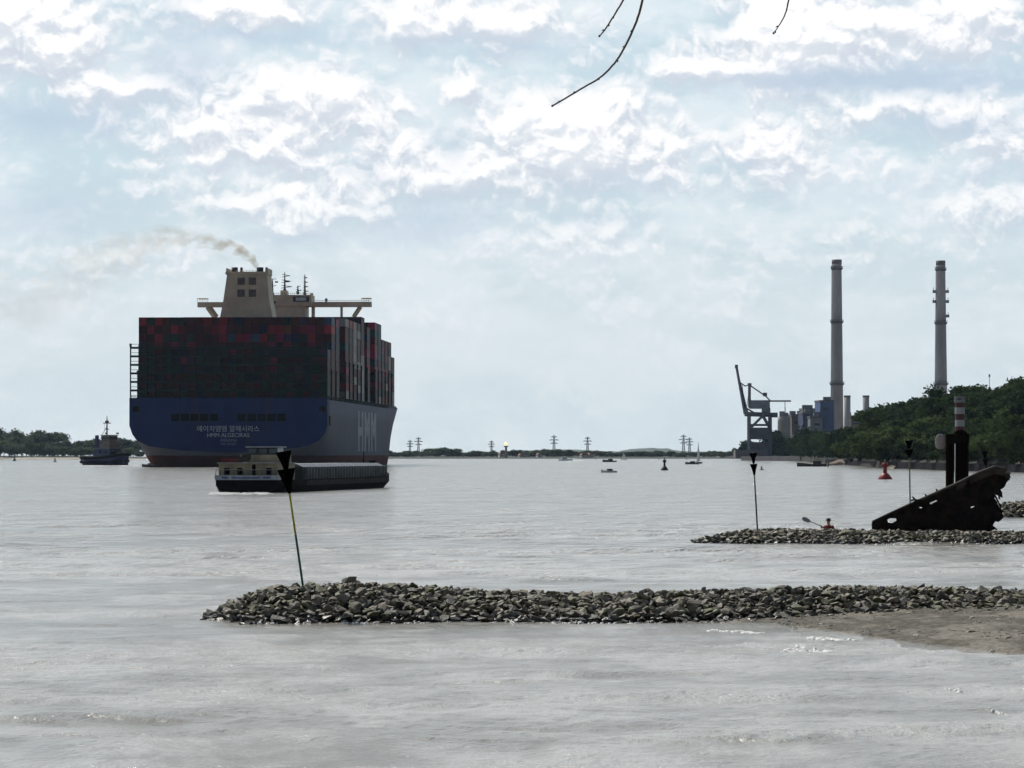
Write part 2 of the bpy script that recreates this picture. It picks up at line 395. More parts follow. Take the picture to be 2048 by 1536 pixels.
def rock_mesh(k, seed):
    q = random.Random(seed); bm = bmesh.new()
    for _ in range(10):
        v = Vector((q.gauss(0, 1), q.gauss(0, 1), q.gauss(0, 1))).normalized()
        bm.verts.new((v.x * 1.35 * q.uniform(.8, 1.15), v.y * q.uniform(.8, 1.1), v.z * .62 * q.uniform(.8, 1.2)))
    r = bmesh.ops.convex_hull(bm, input=bm.verts); bmesh.ops.delete(bm, geom=[g for g in r['geom_interior'] if isinstance(g, bmesh.types.BMVert)], context='VERTS')
    me = bpy.data.meshes.new('rock'); bm.to_mesh(me); bm.free(); me.materials.append(rockm[k]); return me
RM = [rock_mesh(i % 4 if i % 5 else 0, 100 + i) for i in range(16)]
RV = [(np.array([v.co[:] for v in m.vertices]), [tuple(p.vertices) for p in m.polygons]) for m in RM]
rocks = []
for gi, (nm, fz, yc, hw, x0, x1, sp, rr) in enumerate(GR):
    heightfield('groyne_mound', np.arange(x0 - 1, x1 + 1, .35), np.linspace(yc - hw - .6, yc + hw + .6, 26), lambda x, y: fz(x, y) - .10, core_m, 'dark stone core of the %s groyne' % nm)
    x = x0
    while x < x1:
        y = yc - hw
        while y < yc + (hw * .55 if gi else hw):
            xx = x + rnd.uniform(-.5, .5) * sp; yy = y + rnd.uniform(-.5, .5) * sp
            z = fz(xx, yy); r = rr[0] + (rr[1] - rr[0]) * rnd.random() ** 1.8
            if rnd.random() < .05: r *= 1.25
            g = beach_z(xx, yy) if gi == 0 and xx > 1 else 0
            if z > g - .10:
                rocks.append((gi, xx, yy, z + rnd.uniform(-.03, .05), r))
            elif gi == 0 and xx > 2 and z > g - .5 and rnd.random() < .30:
                rocks.append((gi, xx, yy, g, r * .6))
            y += sp
        x += sp
rocks.append((0, (700 - 1024) / F * 91.6, 91.6, .915, .17))
def vis(r):
    gi, x, y, z, rad = r; yc = GR[gi][2]
    px = 1024 + F * x / y
    if px < 0 or px > 2048 or y > yc + .1: return 0
    return rad / y * (1 if gi == 0 else .9)
order = sorted(range(len(rocks)), key=lambda i: -vis(rocks[i]))
solo = set(order[:300]) | {len(rocks) - 1}
sb = MB(); first = True
for i, (gi, x, y, z, rad) in enumerate(rocks):
    k = rnd.randrange(16); e = (rnd.uniform(-.5, .5), rnd.uniform(-.5, .5), rnd.uniform(0, 6.28))
    if i in solo:
        o = inst('rock', RM[k], (x, y, z), e, (rad,) * 3)
        if i == len(rocks) - 1: tag(o, 'single dark rock standing proud on the crest of the near groyne', 'rock', 'rocks of the near groyne')
        else: tag(o, 'angular grey brown rock lying in the heap of the near groyne', 'rock', 'rocks of the near groyne')
    else:
        V, Fc = RV[k]; M = np.array(Matrix.LocRotScale(Vector((x, y, z)), __import__('mathutils').Euler(e), Vector((rad,) * 3)))
        sb.add((V @ M[:3, :3].T + M[:3, 3]).tolist(), Fc, k % 4 if k % 5 else 0)
for _ in range(2600):    # loose stones and shell grit on the sand
    x = rnd.uniform(2.5, 14); y = rnd.uniform(72, 90.5); g = beach_z(x, y)
    if g < -.02 or mn.noise(Vector((x * .7, y * .45, 4))) < (.10 if y < 88 else -.2): continue
    k = rnd.randrange(16); V, Fc = RV[k]; rr_ = rnd.uniform(.012, .05) * (1.5 if rnd.random() < .1 else 1)
    M = np.array(Matrix.LocRotScale(Vector((x, y, g)), __import__('mathutils').Euler((0, 0, rnd.uniform(0, 6))), Vector((rr_ * 1.6, rr_, rr_ * .8))))
    sb.add((V @ M[:3, :3].T + M[:3, 3]).tolist(), Fc, k % 4 if k % 5 else 0)
tag(sb.build('rocks', rockm), 'mass of smaller grey brown stones making up the three groynes', None, None, 'stuff')

# ------------------------------------------------------------------ trees
leaves_far = leafmat('leaf_far_hazed', (.060, .088, .050), (.12, .15, .085))  # paler than the other leaves: distance haze put into the colour
bark = mat('bark', (.07, .055, .04), .9, scale=3, bump=.03)
leaves = [leafmat('leaf_dark', (.016, .032, .014), (.042, .070, .024)), leafmat('leaf_mid', (.028, .050, .016), (.070, .105, .030)), leafmat('leaf_light', (.045, .075, .022), (.11, .14, .045))]
def crown_mesh(seed, m, n=2000, size=.062, tall=1.0):
    q = np.random.RandomState(seed); mb = MB()
    lumps = [(q.normal(0, .27), q.normal(0, .27), .5 + q.uniform(-.28, .34) * tall, q.uniform(.09, .25)) for _ in range(17)]
    vs, fs = [], []
    for i in range(n):
        lx, ly, lz, lr = lumps[q.randint(len(lumps))]
        d = q.normal(size=3); d /= np.linalg.norm(d); p = np.array((lx, ly, lz)) + d * lr * q.uniform(.70, 1.22) * np.array((1, 1, .85))
        a = q.normal(size=3); a /= np.linalg.norm(a); a = a + d * .2; b = np.cross(d + q.normal(size=3) * .6, a); b /= np.linalg.norm(b) + 1e-6
        s = size * q.uniform(.5, 1.25); o = len(vs)
        vs += [p - a * s * .6, p + b * s * .5, p + a * s * .7, p - b * s * .5]; fs.append((o, o + 1, o + 2, o + 3))
    for lx, ly, lz, lr in lumps:   # inner leaf mass
        o = len(vs)
        for _ in range(22):
            d = q.normal(size=3); d /= np.linalg.norm(d); p = np.array((lx, ly, lz)) + d * lr * .55
            t1 = np.cross(d, q.normal(size=3)); t1 /= np.linalg.norm(t1); t2 = np.cross(d, t1); s = lr * .42; o = len(vs)
            vs += [p - t1 * s, p - t2 * s, p + t1 * s, p + t2 * s]; fs.append((o, o + 1, o + 2, o + 3))
    mb.add(vs, fs)
    me = bpy.data.meshes.new('crown'); me.from_pydata([tuple(v) for v in mb.v], [], mb.f); me.materials.append(m); me.update(); return me
def trunk_mesh(seed):
    q = random.Random(seed); mb = MB()
    mb.tube([(0, 0, -.05), (.01, 0, .2), (q.uniform(-.03, .03), 0, .45), (q.uniform(-.05, .05), 0, .7)], [.028, .022, .015, .006], 7)
    for _ in range(6):
        a = q.uniform(0, 6.28); z = q.uniform(.22, .5); l = q.uniform(.18, .34)
        mb.tube([(0, 0, z), (math.cos(a) * l * .5, math.sin(a) * l * .5, z + .1), (math.cos(a) * l, math.sin(a) * l, z + .22)], [.012, .008, .003], 5)
    return mb.mesh('trunk', bark)
CM = [[crown_mesh(10 + i + 10 * j, leaves[j]) for i in range(3)] for j in range(3)]
CM.append([crown_mesh(70 + i, leaves_far) for i in range(3)])
TM = [trunk_mesh(i) for i in range(3)]
def tree(px, D, ground, h, wid, kind, label, group, name='broadleaf_tree'):
    p = W(px, D, z=ground)
    t = empty(name, p, rnd.uniform(0, 6.28), label, 'tree', group)
    inst('trunk', rnd.choice(TM), (0, 0, 0), sc=(h, h, h), parent=t)
    inst('crown', rnd.choice(CM[kind]), (0, 0, .02 * h), sc=(wid * 1.25, wid * 1.25, h), parent=t)
    return t

# ------------------------------------------------------------------ right bank
BW = [(1440, 3330), (1490, 2900), (1550, 2450), (1600, 2100), (1650, 1600), (1690, 1364), (1760, 1071), (1900, 909), (2048, 811), (2300, 700), (2800, 560)]
# seen in plan: waterline depth as a function of x (world)
BX = sorted([((p - 1024) / F * D, D) for p, D in BW])
RH = [(1440, 0), (1560, 1.5), (1640, 3), (1690, 0.5), (1720, 1.5), (1750, 4.5), (1790, 9.5), (1900, 10.5), (1960, 11.5), (2010, 12), (2300, 13)]
def bank_z(px, D):
    Dw = lerp_tab(BW, px); d = D - Dw
    if d < 0: return -.5
    H = lerp_tab(RH, px)
    s = min(1, max(0, (d - 25) / 190)); s = s * s * (3 - 2 * s)
    return min(2.2, .1 + d * .16) + H * s + .8 * mn.noise(Vector((px * .02, D * .01, 0)))
ground_m = mat('bank_ground', (.03, .028, .02), .95, scale=.05, c2=(.025, .03, .018), bump=.3)
v, f = [], []
pxs = np.linspace(1440, 2800, 120); ds = [-8, -2, 0, 4, 8, 14, 25, 50, 80, 110, 140, 170, 200, 230, 300, 500, 1200]
for j, d in enumerate(ds):
    for p in pxs:
        D = lerp_tab(BW, p) + d; w = W(p, D); v.append((w.x, w.y, bank_z(p, D) if d >= 0 else -.6))
n = len(pxs); f = [(j * n + i, j * n + i + 1, (j + 1) * n + i + 1, (j + 1) * n + i) for j in range(len(ds) - 1) for i in range(n - 1)]
me = bpy.data.meshes.new('right_bank'); me.from_pydata(v, [], f); me.materials.append(ground_m); me.update()
o = bpy.data.objects.new('hillside', me); col.objects.link(o); tag(o, 'wooded hillside rising from the right bank', None, None, 'structure')
# stone revetment along the foot of the slope
rv = MB(); pr = [p for p in np.linspace(1650, 2500, 60)]
secs = []
for p in pr:
    D = lerp_tab(BW, p); a = W(p, D - 2); secs.append([(a.x, a.y, -.4), (a.x + .5, a.y + 3.5, 1.7 + .15 * mn.noise(Vector((p * .1, 0, 0)))), (a.x + .6, a.y + 5.5, 1.8), (a.x + .7, a.y + 6.5, -.4)])
rv.loft(secs, smooth=False); tag(rv.build('stone_embankment', mat('revetment', (.026, .022, .026), .95, scale=.6, bump=.3, c2=(.012, .011, .014), spec=.05)), 'dark sloping stone embankment along the foot of the wooded hillside', 'embankment')
# sand spit in front
spx = [(1655, 931), (1680, 930), (1700, 929.5), (1730, 930.5), (1760, 934), (1790, 938)]
sp = MB(); secs = []
for i, (p, y) in enumerate(spx):
    D = CH * F / (y - HY); a = W(p, D); k = math.sin(math.pi * (i + .4) / 5.8)
    secs.append([(a.x - 1, a.y - 14 * k - 2, -.3), (a.x, a.y, 1.1 * k + .2), (a.x + 1, a.y + 30 * k, 2.4 * k + .2), (a.x + 2, a.y + 60, -.3)])
sp.loft(secs, smooth=True); tag(sp.build('sand_spit', mat('spit_sand', (.24, .19, .15), .9, scale=.2)), 'low tongue of sand at the foot of the hillside', None, None, 'structure')

tl = ['dark green broadleaf tree in the wooded slope under the right chimney', 'dark green broadleaf tree high on the slope at the right edge', 'bushy green tree at the foot of the hillside behind the embankment', 'dark tree in the clump in front of the power station buildings', 'light green tree on the lower hillside slope']
q = random.Random(21)
def rtree(px, D, h, w, kind):
    g = bank_z(px, D)
    if kind == 2: lab, gr = tl[4], 'light green trees of the hillside'
    elif px < 1700: lab, gr = tl[3], 'trees before the power station'
    elif D - lerp_tab(BW, px) < 60: lab, gr = tl[2], 'trees along the foot of the hillside'
    elif px < 1945: lab, gr = tl[0], 'trees on the wooded slope'
    else: lab, gr = tl[1], 'trees on the high slope'
    tree(px, D, g - .3, h, w, kind, lab, gr)
for d, hh, cnt in ((14, 7, 22), (40, 9, 20), (75, 10, 20), (110, 10, 20), (150, 10, 20), (195, 10, 20), (235, 10.5, 20)):
    for i in range(cnt):
        px = 1690 + (2090 - 1690) * (i + q.uniform(.1, .9)) / cnt
        if (d > 60 and px < 1738) or (d > 30 and px < 1712): continue
        kd = 0 if q.random() < .62 else 1
        if d <= 75 and q.random() < .3: kd = 2
        hgt = hh * q.uniform(.8, 1.15)
        if px < 1765: hgt *= .72
        rtree(px, lerp_tab(BW, px) + d + q.uniform(-8, 8), hgt, hgt * q.uniform(.8, 1.15), kd)
for px, d, h, w, kd in ((1770, 22, 11, 12, 2), (1752, 18, 10, 9, 2), (1728, 16, 8, 8, 2), (1800, 20, 9, 10, 2), (2030, 60, 12, 14, 2), (2005, 80, 12, 13, 2), (2046, 40, 11, 13, 2), (2020, 25, 9, 11, 1), (1985, 20, 9, 11, 1)):
    rtree(px, lerp_tab(BW, px) + d, h, w, kd)
for i in range(26):   # clump in front of the plant
    px = 1590 + 120 * (i + q.random()) / 26; hgt = q.uniform(9, 15) if 1605 < px < 1655 else q.uniform(8, 12)
    rtree(px, lerp_tab(BW, px) + q.uniform(10, 60), hgt, hgt * .9, 0)
for px, h in ((1487, 9), (1494, 11), (1503, 10), (1545, 14), (1552, 17), (1560, 12), (1570, 9), (1512, 9), (1525, 10), (1535, 10), (1580, 9)):
    D = 2350; tree(px, D, 1.5, h, h * .9, 0, 'dark tree at the foot of the harbour crane', 'trees at the crane')

# ------------------------------------------------------------------ left bank and far shore
land_m = mat('far_land', (.045, .052, .035), .9, scale=.02)
sandm = mat('far_sand', (.42, .38, .31), .9, scale=.05)
def land(name, p0, p1, D0, D1, top, m, label, ragged=0.0):
    mb = MB(); secs = []
    for i in range(25):
        p = p0 + (p1 - p0) * i / 24; k = min(1, 6 * i / 24, 6 * (24 - i) / 24) * .8 + .2
        j = ragged * mn.noise(Vector((p * .03, 0, 3)))
        a = W(p, D0 + j); b = W(p, D1)
        secs.append([(a.x, a.y, -.5), (a.x, a.y + 25, top * .6 * k), (a.x, a.y + 70, top * k), (b.x, b.y, top * k), (b.x, b.y + 5, -.5)])
    mb.loft(secs); o = mb.build(name, m); tag(o, label, None, None, 'structure')
land('shore', -700, 300, 2700, 4200, 1.4, sandm, 'pale sandy shore of the left bank', 150)
land('terrain', -700, 290, 2800, 4300, 2.0, land_m, 'low green land of the left bank', 100)
land('shore', 290, 1500, 3150, 4800, 1.6, land_m, 'low far shore across the river', 60)
LT = [(-60, 858), (0, 862), (30, 865), (60, 868), (95, 866), (110, 875), (135, 884), (150, 886), (165, 880), (190, 878), (225, 876), (240, 874), (262, 882), (275, 892)]
for i in range(52):
    px = -50 + 330 * (i + q.random()) / 52; D = 2850 + q.uniform(0, 120); zt = CH + (HY - lerp_tab(LT, px)) / F * D
    h = (zt - 1.5) * q.uniform(.82, 1.08) * (1 if i % 3 else .6)
    if i % 3 == 0: D = 2800
    tree(px, D, 1.3, max(h, 5), max(h, 6) * 1.05, 3, 'green tree in the wooded left bank beyond the tugboat', 'trees of the left bank')
FT = [(770, 897), (790, 904), (830, 901), (850, 903), (870, 895), (895, 894), (905, 903), (930, 903), (960, 901), (990, 903), (1030, 899), (1060, 902), (1080, 899), (1130, 899), (1190, 902), (1240, 904), (1310, 901), (1380, 905), (1420, 902), (1440, 900), (1470, 904)]
for i in range(84):
    px = 765 + 715 * (i + q.random()) / 84; D = 3250 + q.uniform(0, 100); zt = CH + (HY - lerp_tab(FT, px)) / F * D
    h = max(4.2, (zt - 1) * q.uniform(.8, 1.1)); w = h * q.uniform(1.3, 2.0)
    z = 'behind the container ship' if px < 980 else ('between the beacon tower and the white sail' if px < 1245 else 'left of the harbour crane')
    tree(px, D, .8, h, w, 3, 'small hazy tree on the far shore ' + z, 'trees of the far shore')
# far wooded ridge
mb = MB(); secs = []
for i in range(110):
    p = 1040 + 560 * i / 109
    y = lerp_tab([(1040, 906), (1060, 901), (1100, 899), (1150, 899), (1200, 902), (1235, 903), (1260, 898), (1290, 896.5), (1305, 895.5), (1320, 897), (1335, 896.5), (1352, 901), (1380, 903), (1600, 905)], p) + .9 * mn.noise(Vector((p * .12, 0, 5)))
    a = W(p, 5600, y); secs.append([(a.x, a.y - 260, -1), (a.x, a.y - 90, a.z * .6), (a.x, a.y, a.z), (a.x, a.y + 300, -1)])
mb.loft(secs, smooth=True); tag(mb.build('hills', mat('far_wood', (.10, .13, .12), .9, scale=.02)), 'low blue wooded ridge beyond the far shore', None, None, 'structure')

# far houses
wallw = mat('far_wall_white', (.7, .68, .63), .8, scale=.3); roofr = mat('far_roof', (.28, .12, .08), .8, scale=.5); winm = mat('dark_window', (.03, .035, .04), .2, scale=1)
HL = ['white house with a reddish roof beside the beacon tower', 'long pale house on the far shore right of the beacon tower', 'small white house below the lone pylon', 'pale house low on the far shore near the wide power lines', 'wide pale building below the middle pylon', 'reddish house at the waterside left of the crane']
for i, (px, wd, ht, c) in enumerate(((1003, 4.5, 2.6, 0), (1048, 9, 1.6, 0), (1078, 3.5, 2.2, 0), (1168, 6, 1.8, 0), (1182, 5, 2.2, 0), (1478, 8, 3.0, 1))):
    D = 3190; p = W(px, D, z=1.3); h = empty('house', p, .2, HL[i], 'house', 'houses on the far shore')
    m_ = wallw if c == 0 else roofr
    MB().box((0, 0, ht / 2), (wd, 8, ht)).build('wall', m_, h)
    r = MB(); r.prism([(-wd / 2 - .4, ht), (wd / 2 + .4, ht), (wd / 2 - 1, ht + 1.3), (-wd / 2 + 1, ht + 1.3)], -4.4, 4.4); rf = r.build('roof', roofr, h)
    MB().box((wd * .2, 0, ht + 1.5), (.6, .6, 1.2)).build('chimney', roofr, rf)
    for k in range(3): MB().box((-wd * .3 + k * wd * .3, -4.02, ht * .5), (.7, .1, .8)).build('window', winm, h)

# pylons
steel_far = mat('pylon_steel', (.42, .46, .48), .7, 0, scale=.3)
PL = [('left lattice pylon of the pair behind the ship bow', 820, 880), ('right lattice pylon of the pair behind the ship bow', 837, 874), ('lattice pylon just left of the beacon tower', 983, 881), ('tall lattice pylon standing alone above the far trees', 1108, 870), ('wide armed lattice pylon in the middle of the horizon', 1175, 873), ('left lattice pylon of the pair behind the grey sailboat', 1367, 869), ('right lattice pylon of the pair behind the grey sailboat', 1379, 875)]
pyl = []
for lab, px, y in PL:
    D = 3700; p = W(px, D, z=1); H = CH + (HY - y) / F * D - 1
    t = empty('lattice_pylon', p, .15, lab, 'pylon', 'pylons on the far shore'); pyl.append((p, H))
    mb = MB(); b = H * .075
    for sx in (-1, 1):
        for sy in (-1, 1): mb.bar((sx * b, sy * b, 0), (sx * b * .18, sy * b * .18, H), .24)
    for k in range(7):
        z0, z1 = H * k / 7.5, H * (k + 1) / 7.5; w0, w1 = b * (1 - .82 * z0 / H), b * (1 - .82 * z1 / H)
        for sy in (-1, 1):
            mb.bar((-w0, sy * w0, z0), (w1, sy * w1, z1), .14); mb.bar((w0, sy * w0, z0), (-w1, sy * w1, z1), .14); mb.bar((-w1, sy * w1, z1), (w1, sy * w1, z1), .22)
    mb.build('tower', steel_far, t)
    for k, (zz, ww) in enumerate(((.62, .17), (.77, .22), (.91, .14))):
        a = MB(); a.bar((-H * ww, 0, H * zz), (H * ww, 0, H * zz), .4); a.bar((-H * ww, 0, H * zz), (0, 0, H * (zz + .06)), .26); a.bar((H * ww, 0, H * zz), (0, 0, H * (zz + .06)), .26)
        a.build('cross_arm', steel_far, t)

# beacon tower with a bright golden head
p = W(1012, 3150, z=.5); bt = empty('beacon_tower', p, 0, 'slim beacon tower with a bright golden round head on the far shore', 'beacon tower')
mb = MB(); mb.lathe([(1.3, 0), (.9, 8), (.8, 9)], n=10); mb.build('tower', mat('tower_grey', (.25, .25, .25), .7), bt)
mb = MB(); mb.lathe([(.8, 0), (1.9, .7), (1.9, 1.4)], (0, 0, 9), 12); mb.build('gallery', mat('tower_grey', (.25, .25, .25)), bt)
mb = MB(); mb.lathe([(.8, 0), (1.4, .6), (1.6, 1.4), (1.3, 2.4), (.6, 3.1), (.1, 3.3)], (0, 0, 10.4), 14)
gm = bpy.data.materials.new('beacon_glint'); gm.use_nodes = True; bb = gm.node_tree.nodes['Principled BSDF']; bb.inputs['Base Color'].default_value = (.9, .75, .4, 1); bb.inputs['Emission Color'].default_value = (1, .85, .5, 1); bb.inputs['Emission Strength'].default_value = .8  # glow stands in for the sun reflecting off the tower head
mb.build('lantern', gm, bt)

# ------------------------------------------------------------------ power station
conc = mat('chimney_concrete', (.50, .475, .475), .85, scale=.06, stretch=(1, 1, .25), var=.3, streak=.15)
conc2 = mat('chimney_band', (.14, .13, .14), .8, scale=.3)
def chimney(px, ytop, w_top, w_bot, D, bands, lab, ybot=905, extra=()):
    s = D / F; b = W(px, D, z=3); H = CH + (HY - ytop) * s - 3
    t = empty('power_station_chimney', b, 0, lab, 'chimney', 'tall chimneys of the power station')
    r0, r1 = w_bot * s / 2, w_top * s / 2
    mb = MB(); mb.lathe([(r0, 0), (r0 + (r1 - r0) * .5, H * .5), (r1, H - 6), (r1, H), (r1 * .82, H), (r1 * .8, H - 4)], n=40); mb.build('shaft', conc, t)
    rad = lambda z: r0 + (r1 - r0) * min(1, z / H)
    mb = MB(); z0 = H - 3.5; mb.lathe([(r1 * 1.03, 0), (r1 * 1.03, 3.3)], (0, 0, z0), 40); mb.build('rim', mat('chimney_rim', (.22, .20, .20), .8, scale=.3), t)
    for y in bands:
        z = CH + (HY - y) * s - 3; r = rad(z); g = MB()
        g.lathe([(r * 1.01, -1.6), (r * 1.24, -.5), (r * 1.24, .15), (r * 1.02, .15)], (0, 0, z), 32)
        for k in range(24):
            a = 2 * math.pi * k / 24; x_, y_ = r * 1.2 * math.cos(a), r * 1.2 * math.sin(a); g.bar((x_, y_, z), (x_, y_, z + 1.4), .12)
        g.lathe([(r * 1.19, 1.3), (r * 1.22, 1.3), (r * 1.22, 1.45), (r * 1.19, 1.45)], (0, 0, z), 32)
        g.build('gallery', conc2, t)
    for (y, sx) in extra:
        z = CH + (HY - y) * s - 3; r = rad(z); g = MB(); g.box((sx * (r + 1.1), 0, z), (2.6, 2.2, 2.2)); g.bar((sx * (r + 1.6), 0, z), (sx * (r + 1.6), 0, z + 3.2), .3); g.build('aerial_box', mat('aerial', (.3, .3, .32), .6), t)
    lad = MB(); a = R(200)
    for k in range(2): lad.bar(((r0 + .5) * math.cos(a) + k * .7, (r0 + .5) * math.sin(a), 0), ((r1 + .5) * math.cos(a) + k * .7, (r1 + .5) * math.sin(a), H - 4), .18)
    lad.build('ladder', conc2, t)
DP = 2900
chimney(1674, 519, 19.5, 27, DP, (536, 643, 767), 'left and slightly taller tall grey power station chimney', 905)
chimney(1882, 521, 18.5, 28, DP, (538, 645, 767), 'right tall grey chimney with small aerials rising behind the wooded hill', 905, ((583, -1), (583, 1), (603, -1), (603, 1), (632, 1)))
for px, lab in ((1694.5, 'short grey stack close beside the left tall chimney'), (1732, 'short grey stack standing alone right of the left chimney')):
    s = DP / F; t = empty('short_stack', W(px, DP + 40, z=3), 0, lab, 'stack', 'short stacks of the power station'); H = CH + (HY - 790) * s - 3; r = 6.6 * s
    mb = MB(); mb.lathe([(r * 1.08, 0), (r, H), (r * .8, H), (r * .8, H - 3)], n=28); mb.build('shaft', conc, t)
    mb = MB(); mb.lathe([(r * 1.02, -1.2), (r * 1.05, -1.2), (r * 1.05, .3), (r * .85, .3)], (0, 0, H), 28); mb.build('rim', conc2, t)
blue = mat('plant_blue', (.06, .11, .25), .6, scale=.12, stretch=(2, 2, .3)); bluedk = mat('plant_blue_dark', (.035, .055, .13), .6, scale=.12)
beige = mat('plant_beige', (.36, .34, .31), .8, scale=.1, stretch=(1, 1, .3)); brown = mat('plant_brown', (.19, .13, .11), .8, scale=.1); greyb = mat('plant_grey', (.24, .25, .26), .8, scale=.1, stretch=(1, 1, .3))
def block(px0, px1, ytop, D, m, lab, feats=(), name='plant_building', depth=30, cat='building', taper=1.0, dome=False):
    s = D / F; w = (px1 - px0) * s; H = CH + (HY - ytop) * s - 2; b = W((px0 + px1) / 2, D, z=2)
    t = empty(name, b, .06, lab, cat, 'buildings of the power station')
    MB().box((0, 0, H / 2), (w, depth, H), taper=taper).build('wall', m, t)
    MB().box((0, 0, H + .6), (w * taper + .8, depth * taper + .8, 1.2)).build('roof', conc2, t)
    r2 = random.Random(int(px0))
    nfl = max(2, int(H / 9))
    for k in range(nfl):
        if r2.random() < .75:
            z = H * (k + .5) / nfl; MB().box((r2.uniform(-.1, .1) * w, -depth / 2 - .1, z), (w * r2.uniform(.4, .75), .3, 1.6)).build('window', winm, t)
    for k in range(3):
        x = r2.uniform(-.4, .4) * w; MB().box((x, r2.uniform(-5, 5), H + 2.4), (r2.uniform(2, 4), 3, 2.6)).build('roof_vent', greyb, t)
    return t
block(1634, 1663, 804, 2750, blue, 'tall dark blue boiler house left of the tall chimney', taper=.93)
block(1600, 1635, 828, 2730, bluedk, 'lower dark blue hall beside the tall boiler house')
block(1602, 1628, 820, 2790, beige, 'pale box shaped building rising behind the lower blue hall', depth=18)
block(1618, 1642, 836, 2680, greyb, 'grey annex in front of the two blue halls', depth=14)
block(1578, 1602, 832, 2760, brown, 'reddish brown plant building between the silo and blue hall')
block(1657, 1700, 868, 2650, brown, 'low reddish brown building at the foot of the tall chimney')
block(1696, 1732, 834, 3000, brown, 'wide brown building between the two short stacks')
block(1560, 1600, 880, 2600, beige, 'low pale building behind trees right of the crane', depth=14)
t = empty('storage_silo', W(1568, 2640, z=2), 0, 'pale grey cylindrical silo tower with rounded shoulders beside the crane', 'silo')
s = 2640 / F; H = CH + (HY - 834) * s - 2; r = 13 * s
mb = MB(); mb.lathe([(r, 0), (r, H - 3), (r * .93, H), (r * .5, H + .5)], n=28); mb.build('body', beige, t)
mb = MB(); mb.box((-r * .3, 0, H + 2), (r * .8, 4, 4)); mb.box((r * .4, 0, H + 1.6), (r * .5, 3, 3)); mb.build('headhouse', greyb, t)
mb = MB(); mb.tube([(r * .2, 0, H), (r * .2, 0, H + 7)], .2, 6); mb.build('mast', conc2, t)

# harbour crane (photo pixel outline laid out at its real distance)
cr = mat('crane_steel', (.13, .13, .155), .6, .2, scale=.3); crl = mat('crane_house', (.26, .26, .29), .6, scale=.3)
D = 2300; s = D / F; base = W(1520, D, z=2)
t = empty('harbour_crane', base, 0, 'tall harbour unloading crane with raised jib on the quay', 'crane')
def q2(px, py, y=0.0): return ((px - 1520) * s, y, CH + (HY - py) * s - 2)
mb = MB()
for y in (-6, 6):
    for x0, x1 in ((1498, 1498), (1540, 1540)): mb.bar(q2(x0, 915, y), q2(x1, 828, y), 1.1)
    mb.bar(q2(1497, 850, y), q2(1541, 850, y), .9); mb.bar(q2(1497, 858, y), q2(1541, 858, y), 1.2)
    mb.bar(q2(1500, 857, y), q2(1528, 829, y), .8); mb.bar(q2(1540, 857, y), q2(1526, 832, y), .8)
mb.build('portal_leg', cr, t)
MB().box(q2(1519, 868), (42 * s, 13, 6.5)).build('hopper', mat('crane_hopper', (.12, .11, .13), .7, scale=.2), t)
MB().box(q2(1519, 899), (40 * s, 12, 9)).build('base_house', mat('crane_hopper', (.12, .11, .13), .7), t)
mb = MB()
for y in (-5, 5): mb.bar(q2(1490, 828, y), q2(1552, 830, y), 1.9)
mb.lathe([(2, -1.5), (2, 1.5)], q2(1549, 830), 12); mb.build('boom_girder', cr, t)
mb = MB(); mb.box(q2(1519, 809), (40 * s, 9, 17 * s)); mb.box(q2(1532, 823), (16 * s, 8, 14 * s)); mb.build('machine_house', crl, t)
mb = MB()
for y in (-3, 3):
    mb.bar(q2(1490, 828, y), q2(1473, 733, y * .3), 1.0)
    mb.bar(q2(1495, 826, y), q2(1474, 740, y * .3), .6)
for k in range(8):
    a = k / 8; mb.bar(q2(1490 - 17 * a, 828 - 95 * a, -3 + 2 * a), q2(1490 - 17 * (a + .11), 828 - 95 * (a + .11), 3 - 2 * a), .45)
mb.box(q2(1473, 733), (1.8, 2, 2.2)); mb.build('jib', cr, t)
mb = MB()
for y in (-4, 4): mb.bar(q2(1499, 815, y), q2(1499, 769, y), .9)
mb.box(q2(1499, 769), (2, 8, 1.6)); mb.build('tower_frame', cr, t)
mb = MB(); mb.tube([q2(1480, 765), q2(1490, 772), q2(1499, 770), q2(1531, 792), q2(1542, 803)], .45, 6); mb.tube([q2(1484, 768), q2(1490, 812)], .18, 5); mb.tube([q2(1499, 770), q2(1494, 812)], .18, 5); mb.tube([q2(1490, 815), q2(1530, 838), q2(1540, 850)], .55, 6); mb.build('stay', cr, t)
mb = MB(); mb.bar(q2(1540, 802), q2(1582, 802), .7); mb.bar(q2(1570, 802), q2(1570, 822), .3); mb.box(q2(1530, 789), (2.5, 2, 2.2)); mb.build('service_jib', cr, t)
# quay
D = 2270; mb = MB(); a = W(1482, D); b = W(1600, 2080)
secs = [[(a.x, a.y, -.5), (a.x, a.y, 2.6), (a.x + 20, a.y + 90, 2.6), (a.x + 20, a.y + 90, -.5)], [(b.x, b.y, -.5), (b.x, b.y, 2.6), (b.x + 20, b.y + 200, 2.6), (b.x + 20, b.y + 200, -.5)]]
mb.loft(secs); tag(mb.build('quay_wall', mat('quay', (.07, .06, .06), .8, scale=.1)), 'low grey quay wall in front of the crane', 'quay')
mb = MB(); a = W(1484, 2290); mb.box((a.x + 6, a.y + 10, 4), (20, 18, 5)); tag(mb.build('quay_shed', mat('shed', (.19, .17, .17), .8)), 'small flat shed at the left end of the quay', 'shed')
# thin mast on the hill
p = W(1979, 1150, z=14); mt = empty('radio_mast', p, 0, 'thin radio mast poking above the wooded hill', 'mast'); mb = MB(); mb.tube([(0, 0, 0), (0, 0, 14.5)], [.18, .08], 6); mb.build('pole', steel_far, mt); mb = MB(); mb.box((0, 0, 14), (.5, .3, .8)); mb.build('aerial', steel_far, mt)

